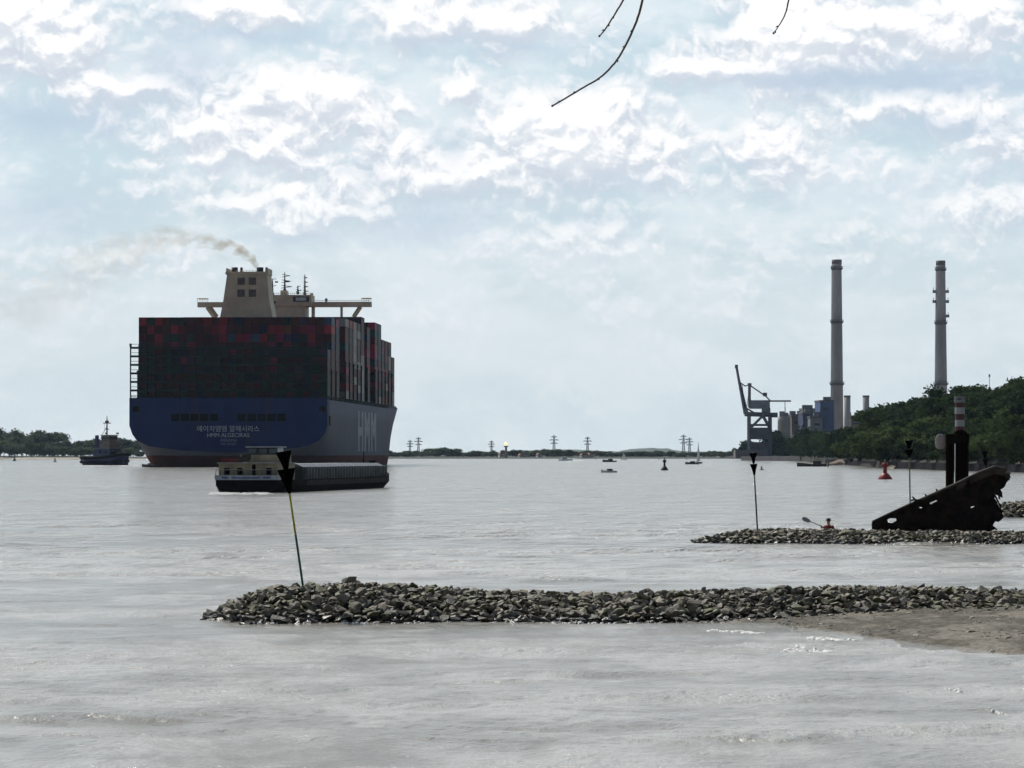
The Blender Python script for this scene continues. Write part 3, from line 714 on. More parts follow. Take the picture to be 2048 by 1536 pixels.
# ------------------------------------------------------------------ container ship
PHI = .05; SX, SY = -87.0, 1150.0
csp, snp = math.cos(-PHI), math.sin(-PHI)
def S2W(x, y, z): return Vector((SX + x * csp - y * snp, SY + x * snp + y * csp, z))
ship = empty('container_ship', (SX, SY, 0), -PHI, 'huge blue sterned container ship steaming away with brown funnel smoke', 'ship')
def hull_mat():
    m = bpy.data.materials.new('ship_side_paint'); m.use_nodes = True
    t = NT(m.node_tree); b = m.node_tree.nodes['Principled BSDF']
    co = t.n('ShaderNodeTexCoord').outputs['Object']; sp = t.n('ShaderNodeSeparateXYZ'); t.L(co, sp.inputs[0])
    n = t.noise(t.vm('MULTIPLY', co, (.1, .1, .02)), 1, 6, .65); n2 = t.noise(t.vm('MULTIPLY', co, (.3, .3, .3)), 1, 5, .6)
    side = t.mix(n, (.17, .175, .205, 1), (.25, .25, .275, 1))
    side = t.mix(t.m('MULTIPLY', t.ss(n2, .52, .8), .4), side, (.17, .12, .10, 1))
    red = t.mix(n2, (.09, .028, .022, 1), (.17, .05, .035, 1))
    k = t.ss(t.m('ADD', sp.outputs[2], t.m('MULTIPLY', n2, .3)), 3.5, 3.9)
    t.L(t.mix(k, red, side), b.inputs['Base Color']); b.inputs['Roughness'].default_value = .85; b.inputs['Specular IOR Level'].default_value = .06
    return m
hullm = hull_mat(); bluep = mat('transom_blue', (.009, .027, .115), .6, scale=.12, stretch=(1, 1, .4), var=.35, c2=(.007, .021, .10), streak=.25, spec=.2)
blackm = mat('opening_black', (.003, .003, .004), .9, scale=1, spec=0.0); ship_green = mat('lashing_green', (.006, .022, .020), .7, scale=.8, spec=.2)
cream = mat('house_cream', (.66, .57, .39), .6, scale=.25, var=.15)
# half sections: list of z levels, half width
def sec(y, prof): return [(-x, y, z) for x, z in prof] + [(x, y, z) for x, z in reversed(prof)]
T0 = [(30.5, 20.6), (30.5, 16.5), (30.5, 12.6), (29.6, 10.0), (28.0, 8.0), (24.5, 6.3), (14, 4.9), (.1, 4.3)]
T1 = [(30.6, 20.6), (30.5, 15), (30.2, 11), (29.0, 7.5), (27.0, 4.5), (24.0, 2), (16, -.5), (.1, -1)]
T2 = [(30.7, 20.6), (30.6, 15), (30.4, 10), (30.0, 6), (29.0, 3), (27.5, .5), (24, -1), (.1, -2)]
T3 = [(30.8, 20.6), (30.8, 15), (30.8, 10), (30.8, 6), (30.8, 3), (30.6, .5), (30, -1), (.1, -2)]
def scl(p, kx_top, kx_bot, ztop): return [(x * (kx_bot + (kx_top - kx_bot) * max(0, min(1, z / 20.6))), z if z < 16 else ztop) for x, z in p]
mb = MB(); mb.loft([sec(0, T0), sec(9, T1), sec(26, T2), sec(60, T3), sec(120, T3), sec(200, T3), sec(245, scl(T3, 1, .93, 20.8)), sec(275, scl(T3, .97, .76, 21.4)), sec(300, scl(T3, .86, .5, 22.5)), sec(322, scl(T3, .6, .2, 24)), sec(338, scl(T3, .14, .03, 25))], smooth=True, closed=True)
hl = mb.build('hull', hullm, ship)
mb = MB(); mb.prism([(x, z + .12) for x, z in reversed([(-a, b) for a, b in T0])] + [(x, z + .12) for x, z in T0], -.35, -.02); tr_ = mb.build('transom', bluep, ship)
mb = MB(); mb.box((0, -.2, 20.95), (61, .3, .5)); mb.build('stern_bulwark', bluep, ship)
for g0, g1 in ((340, 437), (473, 573)):
    n = 5; x0 = (g0 - 456) / 6.52; x1 = (g1 - 456) / 6.52; w = (x1 - x0) / n
    for k in range(n): MB().box((x0 + w * (k + .5), -.36, 15.2), (w * .86, .12, 2.2)).build('mooring_opening', blackm, tr_)
for x in (-28.5, 29.0): MB().box((x, -.36, 17.8), (1.9, .14, 1.6)).build('fairlead', blackm, tr_)
MB().box((30.95, 3.5, 14.2), (.2, 1.6, 3.0)).build('side_opening', blackm, ship)
white = mat('white_letters', (.6, .6, .6), .6, scale=1, var=.1)
text_part('name_lettering', '에이치엠엠 알헤시라스', 2.05, white, tr_, (0, -.37, 11.0), (R(90), 0, 0), 1.0)
text_part('name_lettering', 'HMM ALGECIRAS', 1.75, white, tr_, (0, -.37, 9.2), (R(90), 0, 0), .98)
text_part('port_lettering', 'PANAMA', 1.25, mat('grey_letters', (.35, .37, .38)), tr_, (.2, -.37, 7.75), (R(90), 0, 0), 1.0)
text_part('number_lettering', 'IMO 9863297', .85, mat('grey_letters', (.35, .37, .38)), tr_, (.2, -.37, 6.75), (R(90), 0, 0), 1.0)
ht = text_part('company_lettering', 'HMM', 17.5, mat('hull_white', (.52, .52, .53), .9, scale=.5, var=.1, spec=.05), ship, (30.87, 98, 5.6), (R(90), 0, R(90)), 1.6, .06, 'LEFT', .75)
# draught pipe marks, railings, hatch covers
mb = MB()
for k in range(13):
    mb.box((0, 66 + 14.2 * k, 21.2), (58, 12.6, 1.3))
mb.build('hatch_cover', mat('hatch_green', (.03, .05, .045), .7), ship)
for sx in (-1, 1):
    mb = MB()
    for k in range(100): mb.bar((sx * 30.5, 2 + k * 2.6, 20.6), (sx * 30.5, 2 + k * 2.6, 21.8), .1)
    for z in (21.2, 21.8): mb.bar((sx * 30.5, 2, z), (sx * 30.5, 260, z), .1)
    mb.build('railing', ship_green, ship)
# lashing bridges
def lashing(y, tiers, base, nm='lashing_bridge'):
    mb = MB(); W_ = 30.3; top = base + tiers * 2.62 + .8
    for k in range(25):
        x = -W_ + 2 * W_ * k / 24
        mb.box((x, y, (base - .3 + top) / 2), (.34 if k % 2 == 0 else .2, .5, top - base))
    for j in range(tiers + 1):
        z = base + j * 2.62
        mb.box((0, y, z), (2 * W_ + .3, 1.2, .62)); mb.box((0, y - .62, z + 1.1), (2 * W_, .09, .14))
    if tiers > 4:
        for a, b in ((-24, -16), (16, 24), (-4, 4)): mb.bar((a, y - .3, base), (b, y - .3, base + 2.62 * 3), .22); mb.bar((b, y - .3, base), (a, y - .3, base + 2.62 * 3), .22)
    for sx in (-1, 1):
        mb.box((sx * W_, y, top), (.5, 1.4, 1.0)); mb.box((sx * (W_ - 2.6), y, top - .3), (.3, 1.2, .8))
    return mb.build(nm, ship_green, ship)
lashing(.7, 6, 20.9)
BAYS = [(2.0, 6, 20.7), (16.3, 10, 20.7), (30.6, 10, 20.7)] + [(62 + 14.2 * k, 10, 21.9) for k in range(4)] + [(118.8, 11, 21.9), (133 + 8, 10, 21.9)] + [(172 + 14.2 * k, 11, 21.9) for k in range(2)] + [(201, 9, 21.9), (215.5, 9, 21.9), (230, 9, 21.9), (244.5, 7, 21.9)]
for (y, n, b) in BAYS[1:]: lashing(y - .75, 3 if b < 21 else 4, b + .1)
# funnel casing
s0 = 1195 / F
fc = MB(); cx = lambda px: (px - 490) * s0; zc = lambda py: CH + (HY - py) * s0
def shiploft(secs, mb, y0, y1, taper=.0):
    pass
prof = [(-8.6, 8.6, 24), (-8.5, 8.5, zc(636)), (-7.4, 7.3, zc(600)), (-6.2, 6.6, zc(548))]
secs = [[(a, 45.5 - 0, z), (b, 45.5, z), (b, 58, z), (a, 58, z)] for a, b, z in prof]
fc.loft(secs, closed=True); fcp = fc.build('funnel_casing', cream, ship)
MB().box((0, 51.7, zc(547) + .2), (13.4, 13, .9)).build('funnel_rim', cream, fcp)
for k in range(2): MB().box((-6.2 + k * 12.9, 51, zc(545) + .4), (.5, 12, 2.0)).build('funnel_fin', cream, fcp)
for px in (479.5, 502):
    for py in (562, 586):
        lv = MB(); w = 16 * s0 * .92
        for k in range(6): lv.box((cx(px), 45.42, zc(py) - w / 2 + w * (k + .5) / 6), (w, .12, w / 6 * .7))
        lv.box((cx(px), 45.47, zc(py)), (w, .05, w)); lv.build('louvre', mat('louvre_brown', (.17, .145, .12), .8, scale=1), fcp)
pipem = mat('exhaust_black', (.012, .018, .025), .6, scale=1)
for px, w in ((463, 13), (476.5, 5.5), (514, 14), (527, 5)):
    pz = zc(547); mb = MB(); r = w * s0 / 2; mb.lathe([(r, -1), (r, (547 - 533) * s0), (r * .85, (547 - 533) * s0), (r * .8, .5)], (cx(px), 50, pz), 16); mb.build('exhaust_pipe', pipem, fcp)
mb = MB()
for k in range(7): mb.bar((-3 + k, 46, zc(547)), (-3 + k, 46, zc(540)), .07)
for z in (543, 540): mb.bar((-3.5, 46, zc(z)), (3.5, 46, zc(z)), .07)
mb.build('funnel_rail', cream, fcp)
# bridge deckhouse
DB = 1150 + 157; s1 = DB / F; SC = 1024 + F * (SX + 157 * math.sin(PHI)) / DB   # pixel of the centre line there
bx = lambda px: (px - 587) * s1; bz = lambda py: CH + (HY - py) * s1
br = MB(); br.box((bx(585), 162, (22 + bz(612)) / 2), ((625 - 538) * s1, 12, bz(612) - 22)); dh = br.build('deckhouse', cream, ship)
mb = MB(); mb.box((bx(588), 161, (bz(612) + bz(590)) / 2), ((641 - 535) * s1, 11, bz(590) - bz(612))); mb.build('wheelhouse', cream, dh)
mb = MB(); mb.box((bx(620), 155.4, bz(598.5)), ((633 - 612) * s1, .12, 1.1)); mb.box((bx(550), 155.4, bz(598.5)), (2.4, .12, 1.1)); mb.build('window_band', mat('pale_glass', (.55, .6, .62), .2, scale=1), dh)
mb = MB(); mb.box((bx(620), 155.45, bz(598.5)), (5.6, .08, 1.8)); mb.box((bx(550), 155.45, bz(598.5)), (3.3, .08, 1.8)); mb.build('window_surround', mat('dark_grey_paint', (.05, .05, .055)), dh)
for row, zz in enumerate((600,)):
    for k in range(9):
        if row == 0 and 2 < k < 9: continue
        MB().box((bx(548) + k * 9.2 * s1, 155.9 if row else 155.4, bz(zz + 5)), (1.0, .1, .8)).build('window', mat('dark_grey_paint', (.05, .05, .055)), dh)
wing = MB(); wing.box((bx((410 + 759) / 2), 160, bz(608.5)), ((759 - 410) * s1, 4, (613 - 603) * s1)); wing.build('bridge_wing', cream, dh)
for x0, x1 in ((410, 430), (740, 759)):
    mb = MB()
    for k in range(5): x = x0 + (x1 - x0) * k / 4; mb.bar((bx(x), 158, bz(603)), (bx(x), 158, bz(596)), .1)
    for y_ in (158, 162): mb.bar((bx(x0), y_, bz(596.5)), (bx(x1), y_, bz(596.5)), .22)
    mb.build('wing_canopy', cream, dh)
MB().box((bx(699), 160, (22 + bz(612)) / 2), (4.2 * s1, 2, bz(612) - 22)).build('wing_support', cream, dh)
MB().box((bx(642), 160, (22 + bz(612)) / 2), (6 * s1, 2, bz(612) - 22)).build('wing_support', cream, dh)
MB().bar((bx(723), 160, bz(634)), (bx(737), 160, bz(613)), 1.1).build('wing_support', cream, dh)
MB().bar((bx(446), 160, bz(634)), (bx(430), 160, bz(612)), 1.6).build('wing_support', cream, dh)
MB().box((bx(584), 160, bz(585)), (13 * s1, 5, 9 * s1 )).build('mast_house', cream, dh)
MB().box((bx(639), 160, bz(590)), (5 * s1, 2, 9 * s1)).build('top_box', cream, dh)
mb = MB()
for k in range(26):
    x = bx(538) + (bx(640) - bx(538)) * k / 25; mb.bar((x, 155.6, bz(590)), (x, 155.6, bz(586.5)), .07)
mb.bar((bx(538), 155.6, bz(586.5)), (bx(640), 155.6, bz(586.5)), .08)
for k in range(34):
    x = bx(645) + (bx(757) - bx(645)) * k / 33; mb.bar((x, 158.1, bz(603)), (x, 158.1, bz(600.5)), .07)
mb.bar((bx(645), 158.1, bz(600.5)), (bx(757), 158.1, bz(600.5)), .08)
mb.build('top_rail', mat('rail_grey', (.2, .2, .19)), dh)
mastm = mat('mast_grey', (.085, .09, .09), .6)
for px, y0, y1, arms in ((543.5, 590, 553, 8), (560, 590, 557, 1), (584.5, 582, 543, 6), (611, 588, 570, 3), (625, 590, 548, 8)):
    mb = MB(); mb.tube([(bx(px), 160, bz(y0)), (bx(px), 160, bz(y1))], [.4, .14], 6)
    for k in range(arms):
        z = bz(y0 - 4 - (y0 - y1 - 6) * (k + .5) / arms); w = (2.6 if px > 580 and px < 590 else 1.3) * (1 - .4 * k / arms); sg = -1 if k % 2 else 1
        mb.bar((bx(px) - w * (.5 if px != 543.5 else 1), 160, z), (bx(px) + w, 160, z + .5 * sg), .16)
    mb.lathe([(.55, 0), (.55, .7)], (bx(px), 160, bz(y0) + .2), 8)
    mb.build('mast', mastm, dh)
mb = MB(); mb.bar((bx(552), 160, bz(557)), (bx(568), 160, bz(557)), .15); mb.box((bx(568), 160, bz(563)), (1.1, .6, .5)); mb.box((bx(589), 159.5, bz(562)), (1.6, .6, .6)); mb.lathe([(.3, 0), (.5, .6), (.4, 1.2)], (bx(668), 160, bz(603)), 8); mb.build('radar', mastm, dh)

# containers
CC = {'dark red': (.10, .013, .018), 'maroon': (.06, .010, .018), 'rust brown': (.075, .020, .012), 'bright red': (.30, .025, .040), 'orange': (.20, .05, .018), 'navy blue': (.012, .018, .06), 'teal': (.010, .075, .085), 'magenta': (.28, .02, .075), 'dark green': (.012, .04, .03), 'dark grey': (.04, .04, .045), 'grey blue': (.06, .09, .15), 'white': (.34, .33, .31), 'purple': (.065, .025, .075)}
CK = list(CC); CMt = []
def cont_mat(k):
    m = bpy.data.materials.new('container_' + k.replace(' ', '_')); m.use_nodes = True
    t = NT(m.node_tree); b = m.node_tree.nodes['Principled BSDF']
    co = t.n('ShaderNodeTexCoord').outputs['Object']; n = t.noise(co, .9, 5, .65); n2 = t.noise(co, 4, 5, .7)
    c = CC[k]; oi = t.n('ShaderNodeObjectInfo').outputs['Random']
    cc = t.mix(n, C4([x * .7 for x in c]), C4([x * 1.25 for x in c])); cc = t.mix(t.m('MULTIPLY', t.ss(n2, .58, .75), .5), cc, (.05, .03, .02, 1))
    hs = t.n('ShaderNodeHueSaturation'); t.L(cc, hs.inputs['Color']); t.L(t.m('MULTIPLY_ADD', oi, .5, .75), hs.inputs['Value']); t.L(hs.outputs[0], b.inputs['Base Color']); b.inputs['Specular IOR Level'].default_value = .15
    wv = t.n('ShaderNodeTexWave', wave_type='BANDS', bands_direction='DIAGONAL'); t.L(t.vm('MULTIPLY', co, (1, 1, 0)), wv.inputs[0]); wv.inputs['Scale'].default_value = 1.1
    bp = t.n('ShaderNodeBump'); bp.inputs['Distance'].default_value = .04; t.L(wv.outputs[1], bp.inputs['Height']); t.L(bp.outputs[0], b.inputs['Normal'])
    b.inputs['Roughness'].default_value = .55; return m
CMt = [cont_mat(k) for k in CK]
def cont_geo(mb, x, y, z, rz=0.0, mi=0):
    w, L, h = 2.40, 12.2, 2.55
    mb.box((x, y + L / 2, z + h / 2 + .02), (w - .16, L - .16, h - .12), 0, mi)
    for sx in (-1, 1):
        for yy in (0, L): mb.box((x + sx * (w / 2 - .08), y + (.08 if yy == 0 else L - .08), z + h / 2), (.16, .16, h), 0, mi)
        for zz in (.07, h - .07): mb.box((x + sx * (w / 2 - .06), y + L / 2, z + zz), (.12, L - .33, .14), 0, mi)
    for zz in (.07, h - .07): mb.box((x, y + .07, z + zz), (w - .33, .14, .14), 0, mi)
    for sx in (-.75, -.35, .35, .75): mb.box((x + sx, y + .04, z + h / 2), (.05, .06, h - .32), 0, mi)
cme = []
for i, k in enumerate(CK):
    mb = MB(); cont_geo(mb, 0, 0, 0); cme.append(mb.mesh('container', CMt[i]))
WGT = [16, 16, 12, 9, 4, 9, 3, 5, 5, 9, 3, 0, 4]
ordn = 'topmost second third fourth fifth sixth seventh eighth ninth tenth eleventh twelfth thirteenth fourteenth fifteenth sixteenth seventeenth eighteenth nineteenth twentieth twenty-first twenty-second twenty-third twenty-fourth'.split()
def colo(k): return 'first' if k == 0 else ordn[k]
cs = MB(); q = random.Random(77); solo_n = 0; NC = 24; PIT = 60.4 / NC
for bi, (y, n, base) in enumerate(BAYS):
    prev = BAYS[bi - 1][1] if bi else 0
    if bi == 3 or bi == 9: prev = 0
    for c in range(NC):
        if bi == 0 and c == 0: continue
        for t_ in range(n):
            outer = c >= NC - 2
            show_aft = t_ >= prev + (-1 if bi > 2 else 0) or bi == 0
            if bi > 2 and not outer and not (t_ == n - 1 or show_aft): continue
            if bi in (1, 2) and not (outer or c <= 0 or t_ >= 6 or t_ == n - 1): continue
            if bi == 8 and t_ < 8 and not outer: continue
            ci = q.choices(range(len(CK)), WGT)[0]
            if bi and q.random() < .35: ci = q.choice((0, 1, 3, 7, 0))
            if bi == 0 and ci in (3, 4, 7, 6, 10) and q.random() < .93: ci = q.choice((1, 9, 8, 5))
            if outer and bi > 2 and q.random() < .08: ci = 11
            if c == NC - 1 and bi in (5, 7): ci = 11 if q.random() < .6 else ci  # white boxes, as above, added to stand in for bright gaps between bays
            if c == NC - 1 and bi == 10 and t_ > 5: ci = 6
            x = -30.2 + PIT * (c + .5); z = base + t_ * 2.59
            ind = bi == 0 or (bi == 1 and t_ >= 6) or (outer and c == NC - 1 and bi in (1, 3, 4, 5, 6, 7, 9) and solo_n < 300)
            if ind and solo_n < 300:
                solo_n += 1; o = inst('shipping_container', cme[ci], S2W(x, y, z), (0, 0, -PHI))
                if bi == 0: lab = '%s container behind the lashing frames, %s tier from deck, %s column from left' % (CK[ci], colo(t_), colo(c))
                elif bi == 1: lab = '%s container below the funnel, %s row from top, %s column from left' % (CK[ci], ordn[n - 1 - t_], colo(c))
                else: lab = '%s container on the right flank, %s from stack top, %s stack from stern' % (CK[ci], ordn[n - 1 - t_], colo(bi))
                tag(o, lab, 'container', 'containers stacked on the ship')
            else:
                vo = len(cs.v); cont_geo(cs, x, y, z, 0, ci)
# hidden inner mass
for bi, (y, n, base) in enumerate(BAYS):
    if bi == 0: continue
    hh = n * 2.59 - 2.8 if bi > 2 else (6 * 2.59 - .1)
    cs.box((-1.2, y + 6.1, base + hh / 2), (54.5, 11.9, hh), 0, 1)
o = cs.build('shipping_containers', CMt); o.location = (SX, SY, 0); o.rotation_euler = (0, 0, -PHI); tag(o, 'remaining stacked containers deeper in the ship\'s deck bays', None, 'containers stacked on the ship', 'stuff')

# funnel smoke
def smoke(name, path, rad, dens, c, lab, seed):
    mb = MB(); pts = [W(px, D, py) for px, py, D in path]
    P = []; Rr = []
    for i in range(len(pts) - 1):
        for k in range(5):
            a = k / 5; P.append(pts[i].lerp(pts[i + 1], a)); Rr.append(rad[i] + (rad[i + 1] - rad[i]) * a)
    P.append(pts[-1]); Rr.append(rad[-1])
    vs, fs = [], []; n = 14
    for i, p in enumerate(P):
        for k in range(n):
            an = 2 * math.pi * k / n; r = Rr[i] * (1 + .55 * mn.noise(Vector((i * .45 + seed, math.cos(an) * .9, math.sin(an) * .9))))
            d = (P[min(i + 1, len(P) - 1)] - P[max(i - 1, 0)]).normalized(); up = Vector((0, 1, 0)); b = d.cross(up).normalized()
            vs.append(p + up * math.cos(an) * r + b * math.sin(an) * r)
    for i in range(len(P) - 1):
        for k in range(n): fs.append((i * n + k, i * n + (k + 1) % n, (i + 1) * n + (k + 1) % n, (i + 1) * n + k))
    fs += [tuple(range(n))[::-1], tuple(range((len(P) - 1) * n, len(P) * n))]
    mb.add(vs, fs)
    m = bpy.data.materials.new(name + '_volume'); m.use_nodes = True; t = NT(m.node_tree); m.node_tree.nodes.clear()
    co = t.n('ShaderNodeTexCoord').outputs['Object']
    nn = t.noise(t.vm('MULTIPLY', co, (.22, .22, .34)), 1, 5, .6)
    sp = t.n('ShaderNodeSeparateXYZ'); t.L(co, sp.inputs[0])
    x0, x1 = pts[0].x, pts[-1].x
    g = t.n('ShaderNodeMapRange'); t.L(sp.outputs[0], g.inputs[0]); g.inputs[1].default_value = x1; g.inputs[2].default_value = x0; g.inputs[3].default_value = 0; g.inputs[4].default_value = 1
    fall = t.m('POWER', g.outputs[0], 6.0)
    de = t.m('MULTIPLY', t.m('MULTIPLY', t.ss(nn, .40, .62), dens), t.m('ADD', fall, .03))
    pv = t.n('ShaderNodeVolumePrincipled'); pv.inputs['Color'].default_value = C4(c); t.L(de, pv.inputs['Density']); pv.inputs['Anisotropy'].default_value = .1
    ou = t.n('ShaderNodeOutputMaterial'); t.L(pv.outputs[0], ou.inputs['Volume'])
    o = mb.build(name, m); tag(o, lab, 'smoke', None, 'stuff')
smoke('funnel_smoke', [(514, 534, 1200), (503, 517, 1200), (485, 505, 1200), (455, 492, 1200), (410, 482, 1200), (350, 472, 1200), (280, 490, 1200), (190, 540, 1200), (90, 595, 1200), (-60, 620, 1200)], [.9, 1.5, 1.9, 2.2, 2.6, 3.6, 6, 8, 9, 9], .42, (.86, .68, .40), 'yellow brown exhaust smoke trailing left from the right funnel pipes', 2)
smoke('funnel_smoke', [(463, 534, 1202), (452, 521, 1202), (436, 508, 1202), (400, 490, 1202), (340, 468, 1202)], [.8, 1.1, 1.5, 2.0, 2.6], .16, (.8, .74, .62), 'thinner grey exhaust smoke rising from the left funnel pipe', 9)

# ------------------------------------------------------------------ river barge
bg_ = empty('river_barge', (-27.6, 389, 0), -R(9), 'long low river barge with beige cabin passing the container ship', 'barge')
bk = mat('barge_black', (.006, .005, .005), .8, scale=.6, spec=.05); bside = mat('barge_side', (.035, .026, .026), .8, scale=.5, c2=(.02, .014, .013), streak=.3, spec=.1)
bwhite = mat('barge_white', (.42, .45, .5), .6, scale=1); bcab = mat('barge_beige', (.38, .32, .21), .7, scale=.8, streak=.2); bgreen = mat('barge_green', (.03, .038, .036), .6, scale=1); hatchm = mat('hatch_grey', (.15, .16, .185), .55, scale=.4)
def hs_(y, w, zt, zb=-.4, k=.86): return [(-w, y, zt), (-w, y, .75), (-w * k, y, zb), (w * k, y, zb), (w, y, .75), (w, y, zt)]
mb = MB(); mb.loft([hs_(0, 3.2, 1.42, .1, .8), hs_(2.5, 3.8, 1.35, -.3), hs_(10, 4.05, 1.25), hs_(30, 4.05, 1.3), hs_(55, 4.05, 1.4), hs_(61, 3.4, 1.75, -.4, .7), hs_(65, 1.6, 2.1, -.4, .4), hs_(66.5, .3, 2.2, -.2, .2)], closed=True); mb.build('hull', [bk], bg_)
mb = MB()
for sx in (-1, 1): mb.box((sx * 4.08, 34, .95), (.06, 46, .55))
mb.build('side_strake', bside, bg_)
mb = MB(); mb.loft([[(-3.25, -.05, 1.3), (-3.25, -.05, 1.78), (3.25, -.05, 1.78), (3.25, -.05, 1.3)], [(-3.25, .1, 1.3), (-3.25, .1, 1.78), (3.25, .1, 1.78), (3.25, .1, 1.3)]], closed=True)
for sx in (-1, 1): mb.box((sx * 3.6, 2.6, 1.55), (.1, 5, .5), -sx * .12)
mb.build('stern_bulwark', bwhite, bg_)
mb = MB(); mb.box((0, -.07, 1.52), (3.0, .05, .16), 0); mb.box((-2.2, -.07, 1.55), (.7, .05, .2)); mb.box((2.2, -.07, 1.55), (.8, .05, .2)); mb.build('bulwark_band', mat('band_blue', (.10, .16, .33), .6), bg_)
cabn = MB(); cabn.box((0, 5.2, 2.15), (6.3, 8.2, 1.75)); cb_ = cabn.build('cabin', bcab, bg_)
MB().box((0, 5.2, 3.06), (6.6, 8.6, .1)).build('cabin_roof', mat('roof_pale', (.35, .34, .32)), cb_)
for x in (-2.3, -.9, .6, 2.2): MB().box((x, 1.08, 2.2), (.55 if x != .6 else .35, .06, .7 if x != .6 else 1.4)).build('window' if x != .6 else 'door', blackm, cb_)
up = MB(); up.box((1.2, 5.5, 3.5), (3.9, 4.2, .85)); up.build('upper_cabin', bcab, bg_)
wh = MB(); wh.box((.9, 5.5, 4.25), (3.2, 3.0, .85), taper=.95); whp = wh.build('wheelhouse', mat('wheelhouse_dark', (.035, .04, .045), .3), bg_)
MB().box((.9, 5.5, 4.74), (3.6, 3.5, .12)).build('roof', bwhite, whp)
for x in (-.2, .9, 2.0): MB().box((x, 3.98, 4.3), (.8, .05, .5)).build('window', mat('glass_grey', (.12, .16, .18), .15), whp)
mb = MB(); mb.box((-2.2, 3.5, 3.3), (2.2, 1.2, .4)); mb.build('tarpaulin', mat('tarp_red', (.16, .02, .02), .7), bg_)
mb = MB(); mb.tube([(-1.2, 2.4, 3.1), (-1.0, 2.4, 3.9)], .1, 6); mb.box((-.7, 2.0, 3.45), (1.2, .5, .5)); mb.box((-.2, 2, 3.7), (.5, .4, .5)); mb.build('deck_gear', mat('gear_dark', (.05, .045, .04)), bg_)
mb = MB()
for k in range(14): mb.bar((-3.2 + k * .49, 0, 1.75), (-3.2 + k * .49, 0, 2.35), .04)
mb.bar((-3.2, 0, 2.35), (3.2, 0, 2.35), .05); mb.build('stern_rail', bgreen, bg_)
mb = MB()
for sx in (-1, 1): mb.box((sx * 3.35, 35, 1.95), (.15, 46, 1.3))
mb.box((0, 12.1, 1.95), (6.6, .15, 1.3)); mb.box((0, 58, 1.95), (6.6, .15, 1.3)); co_ = mb.build('hold_coaming', bgreen, bg_)
for sx in (-1, 1):
    for k in range(30):
        MB().box((sx * 3.62, 13 + k * 1.53, 1.95), (.42, .22, 1.25)).build('rib', mat('rib_pale', (.19, .21, .205), .6), co_)
mb = MB()
for k in range(12):
    y0 = 12.5 + k * 3.8; mb.loft([[(-3.3, y0, 2.62), (-2.6, y0, 2.95), (2.6, y0, 2.95), (3.3, y0, 2.62)], [(-3.3, y0 + 3.65, 2.62), (-2.6, y0 + 3.65, 2.95), (2.6, y0 + 3.65, 2.95), (3.3, y0 + 3.65, 2.62)]], closed=True)
mb.build('hatch_cover', hatchm, bg_)
mb = MB(); mb.box((0, 61, 2.3), (3.6, 2.2, 1.0)); mb.tube([(0, 62.5, 2), (0, 62.5, 4.2)], .08, 6); mb.box((1.6, 60, 2.6), (.7, .7, 1.2)); mb.build('bow_gear', bk, bg_)

# ------------------------------------------------------------------ tugboat
def hullsec(y, w, zt, zb=-.6, k=.7): return [(-w, y, zt), (-w, y, zt * .5), (-w * k, y, zb), (w * k, y, zb), (w, y, zt * .5), (w, y, zt)]
tg = empty('tugboat', W(214, 1362), R(180 + 52), 'dark blue harbour tugboat with a tall mast left of the container ship', 'tugboat')
tb = mat('tug_blue', (.015, .025, .12), .5, scale=.4); tbk = mat('tug_fender', (.008, .008, .010), .9, spec=.05); thouse = mat('tug_house', (.17, .14, .13), .6, scale=.5); tw = mat('tug_white', (.30, .29, .28), .6, scale=.8)
mb = MB(); mb.loft([hullsec(-9.5, 3.8, 2.9), hullsec(-7, 4.7, 2.8), hullsec(0, 5, 2.9), hullsec(5, 4.7, 3.4), hullsec(8, 3.2, 3.9), hullsec(9.6, 1.2, 4.3)], closed=True); mb.build('hull', tb, tg)
mb = MB(); mb.tube([(-3.8, -9.6, 2.7), (-4.8, -7, 2.6), (-5.1, 0, 2.7), (-4.8, 5, 3.2), (-3.3, 8.1, 3.7), (0, 10, 4.0), (3.3, 8.1, 3.7), (4.8, 5, 3.2), (5.1, 0, 2.7), (4.8, -7, 2.6), (3.8, -9.6, 2.7), (-3.8, -9.6, 2.7)], .55, 8); mb.tube([(-4, -9.4, 1.1), (-4.9, 0, 1.2), (-3, 8, 1.4), (0, 9.6, 1.6), (3, 8, 1.4), (4.9, 0, 1.2), (4, -9.4, 1.1)], .5, 8); mb.build('fender', tbk, tg)
mb = MB(); mb.box((0, .5, 4.7), (6.6, 8, 3), taper=.86); h1 = mb.build('deckhouse', tb, tg)
mb = MB(); mb.box((0, 1, 7.4), (5.2, 5.6, 2.6), taper=.82); mb.build('upper_house', thouse, tg)
mb = MB(); mb.box((0, 1.2, 9.7), (3.9, 3.8, 2.0), taper=1.1); whp = mb.build('wheelhouse', thouse, tg)
mb = MB(); mb.box((0, 1.2, 9.8), (4.25, 4.15, 1.0)); mb.build('window_band', winm, whp)
for x, y, z in ((-1.8, 4.6, 4.8), (0, 4.6, 4.8), (1.8, 4.6, 4.8), (3.3, 2, 4.8), (3.3, -1, 4.8), (-3.3, 1, 4.8)): MB().box((x * .94, y * .94, z), (.9, .9, .8)).build('window', winm, h1)
mb = MB(); mb.box((0, 1.2, 10.85), (4.7, 4.6, .22)); mb.box((0, .5, 6.1), (6.3, 7.4, .2)); mb.build('deck_edge', tw, tg)
for sx in (-1, 1):
    mb = MB(); mb.box((sx * 2.3, -2.8, 8), (1.1, 1.3, 5.6), taper=.8); mb.build('funnel', tb, tg)
    mb = MB(); mb.lathe([(.5, 0), (.5, .6)], (sx * 2.9, 2.5, 11.2), 10); mb.build('fire_monitor', tw, tg)
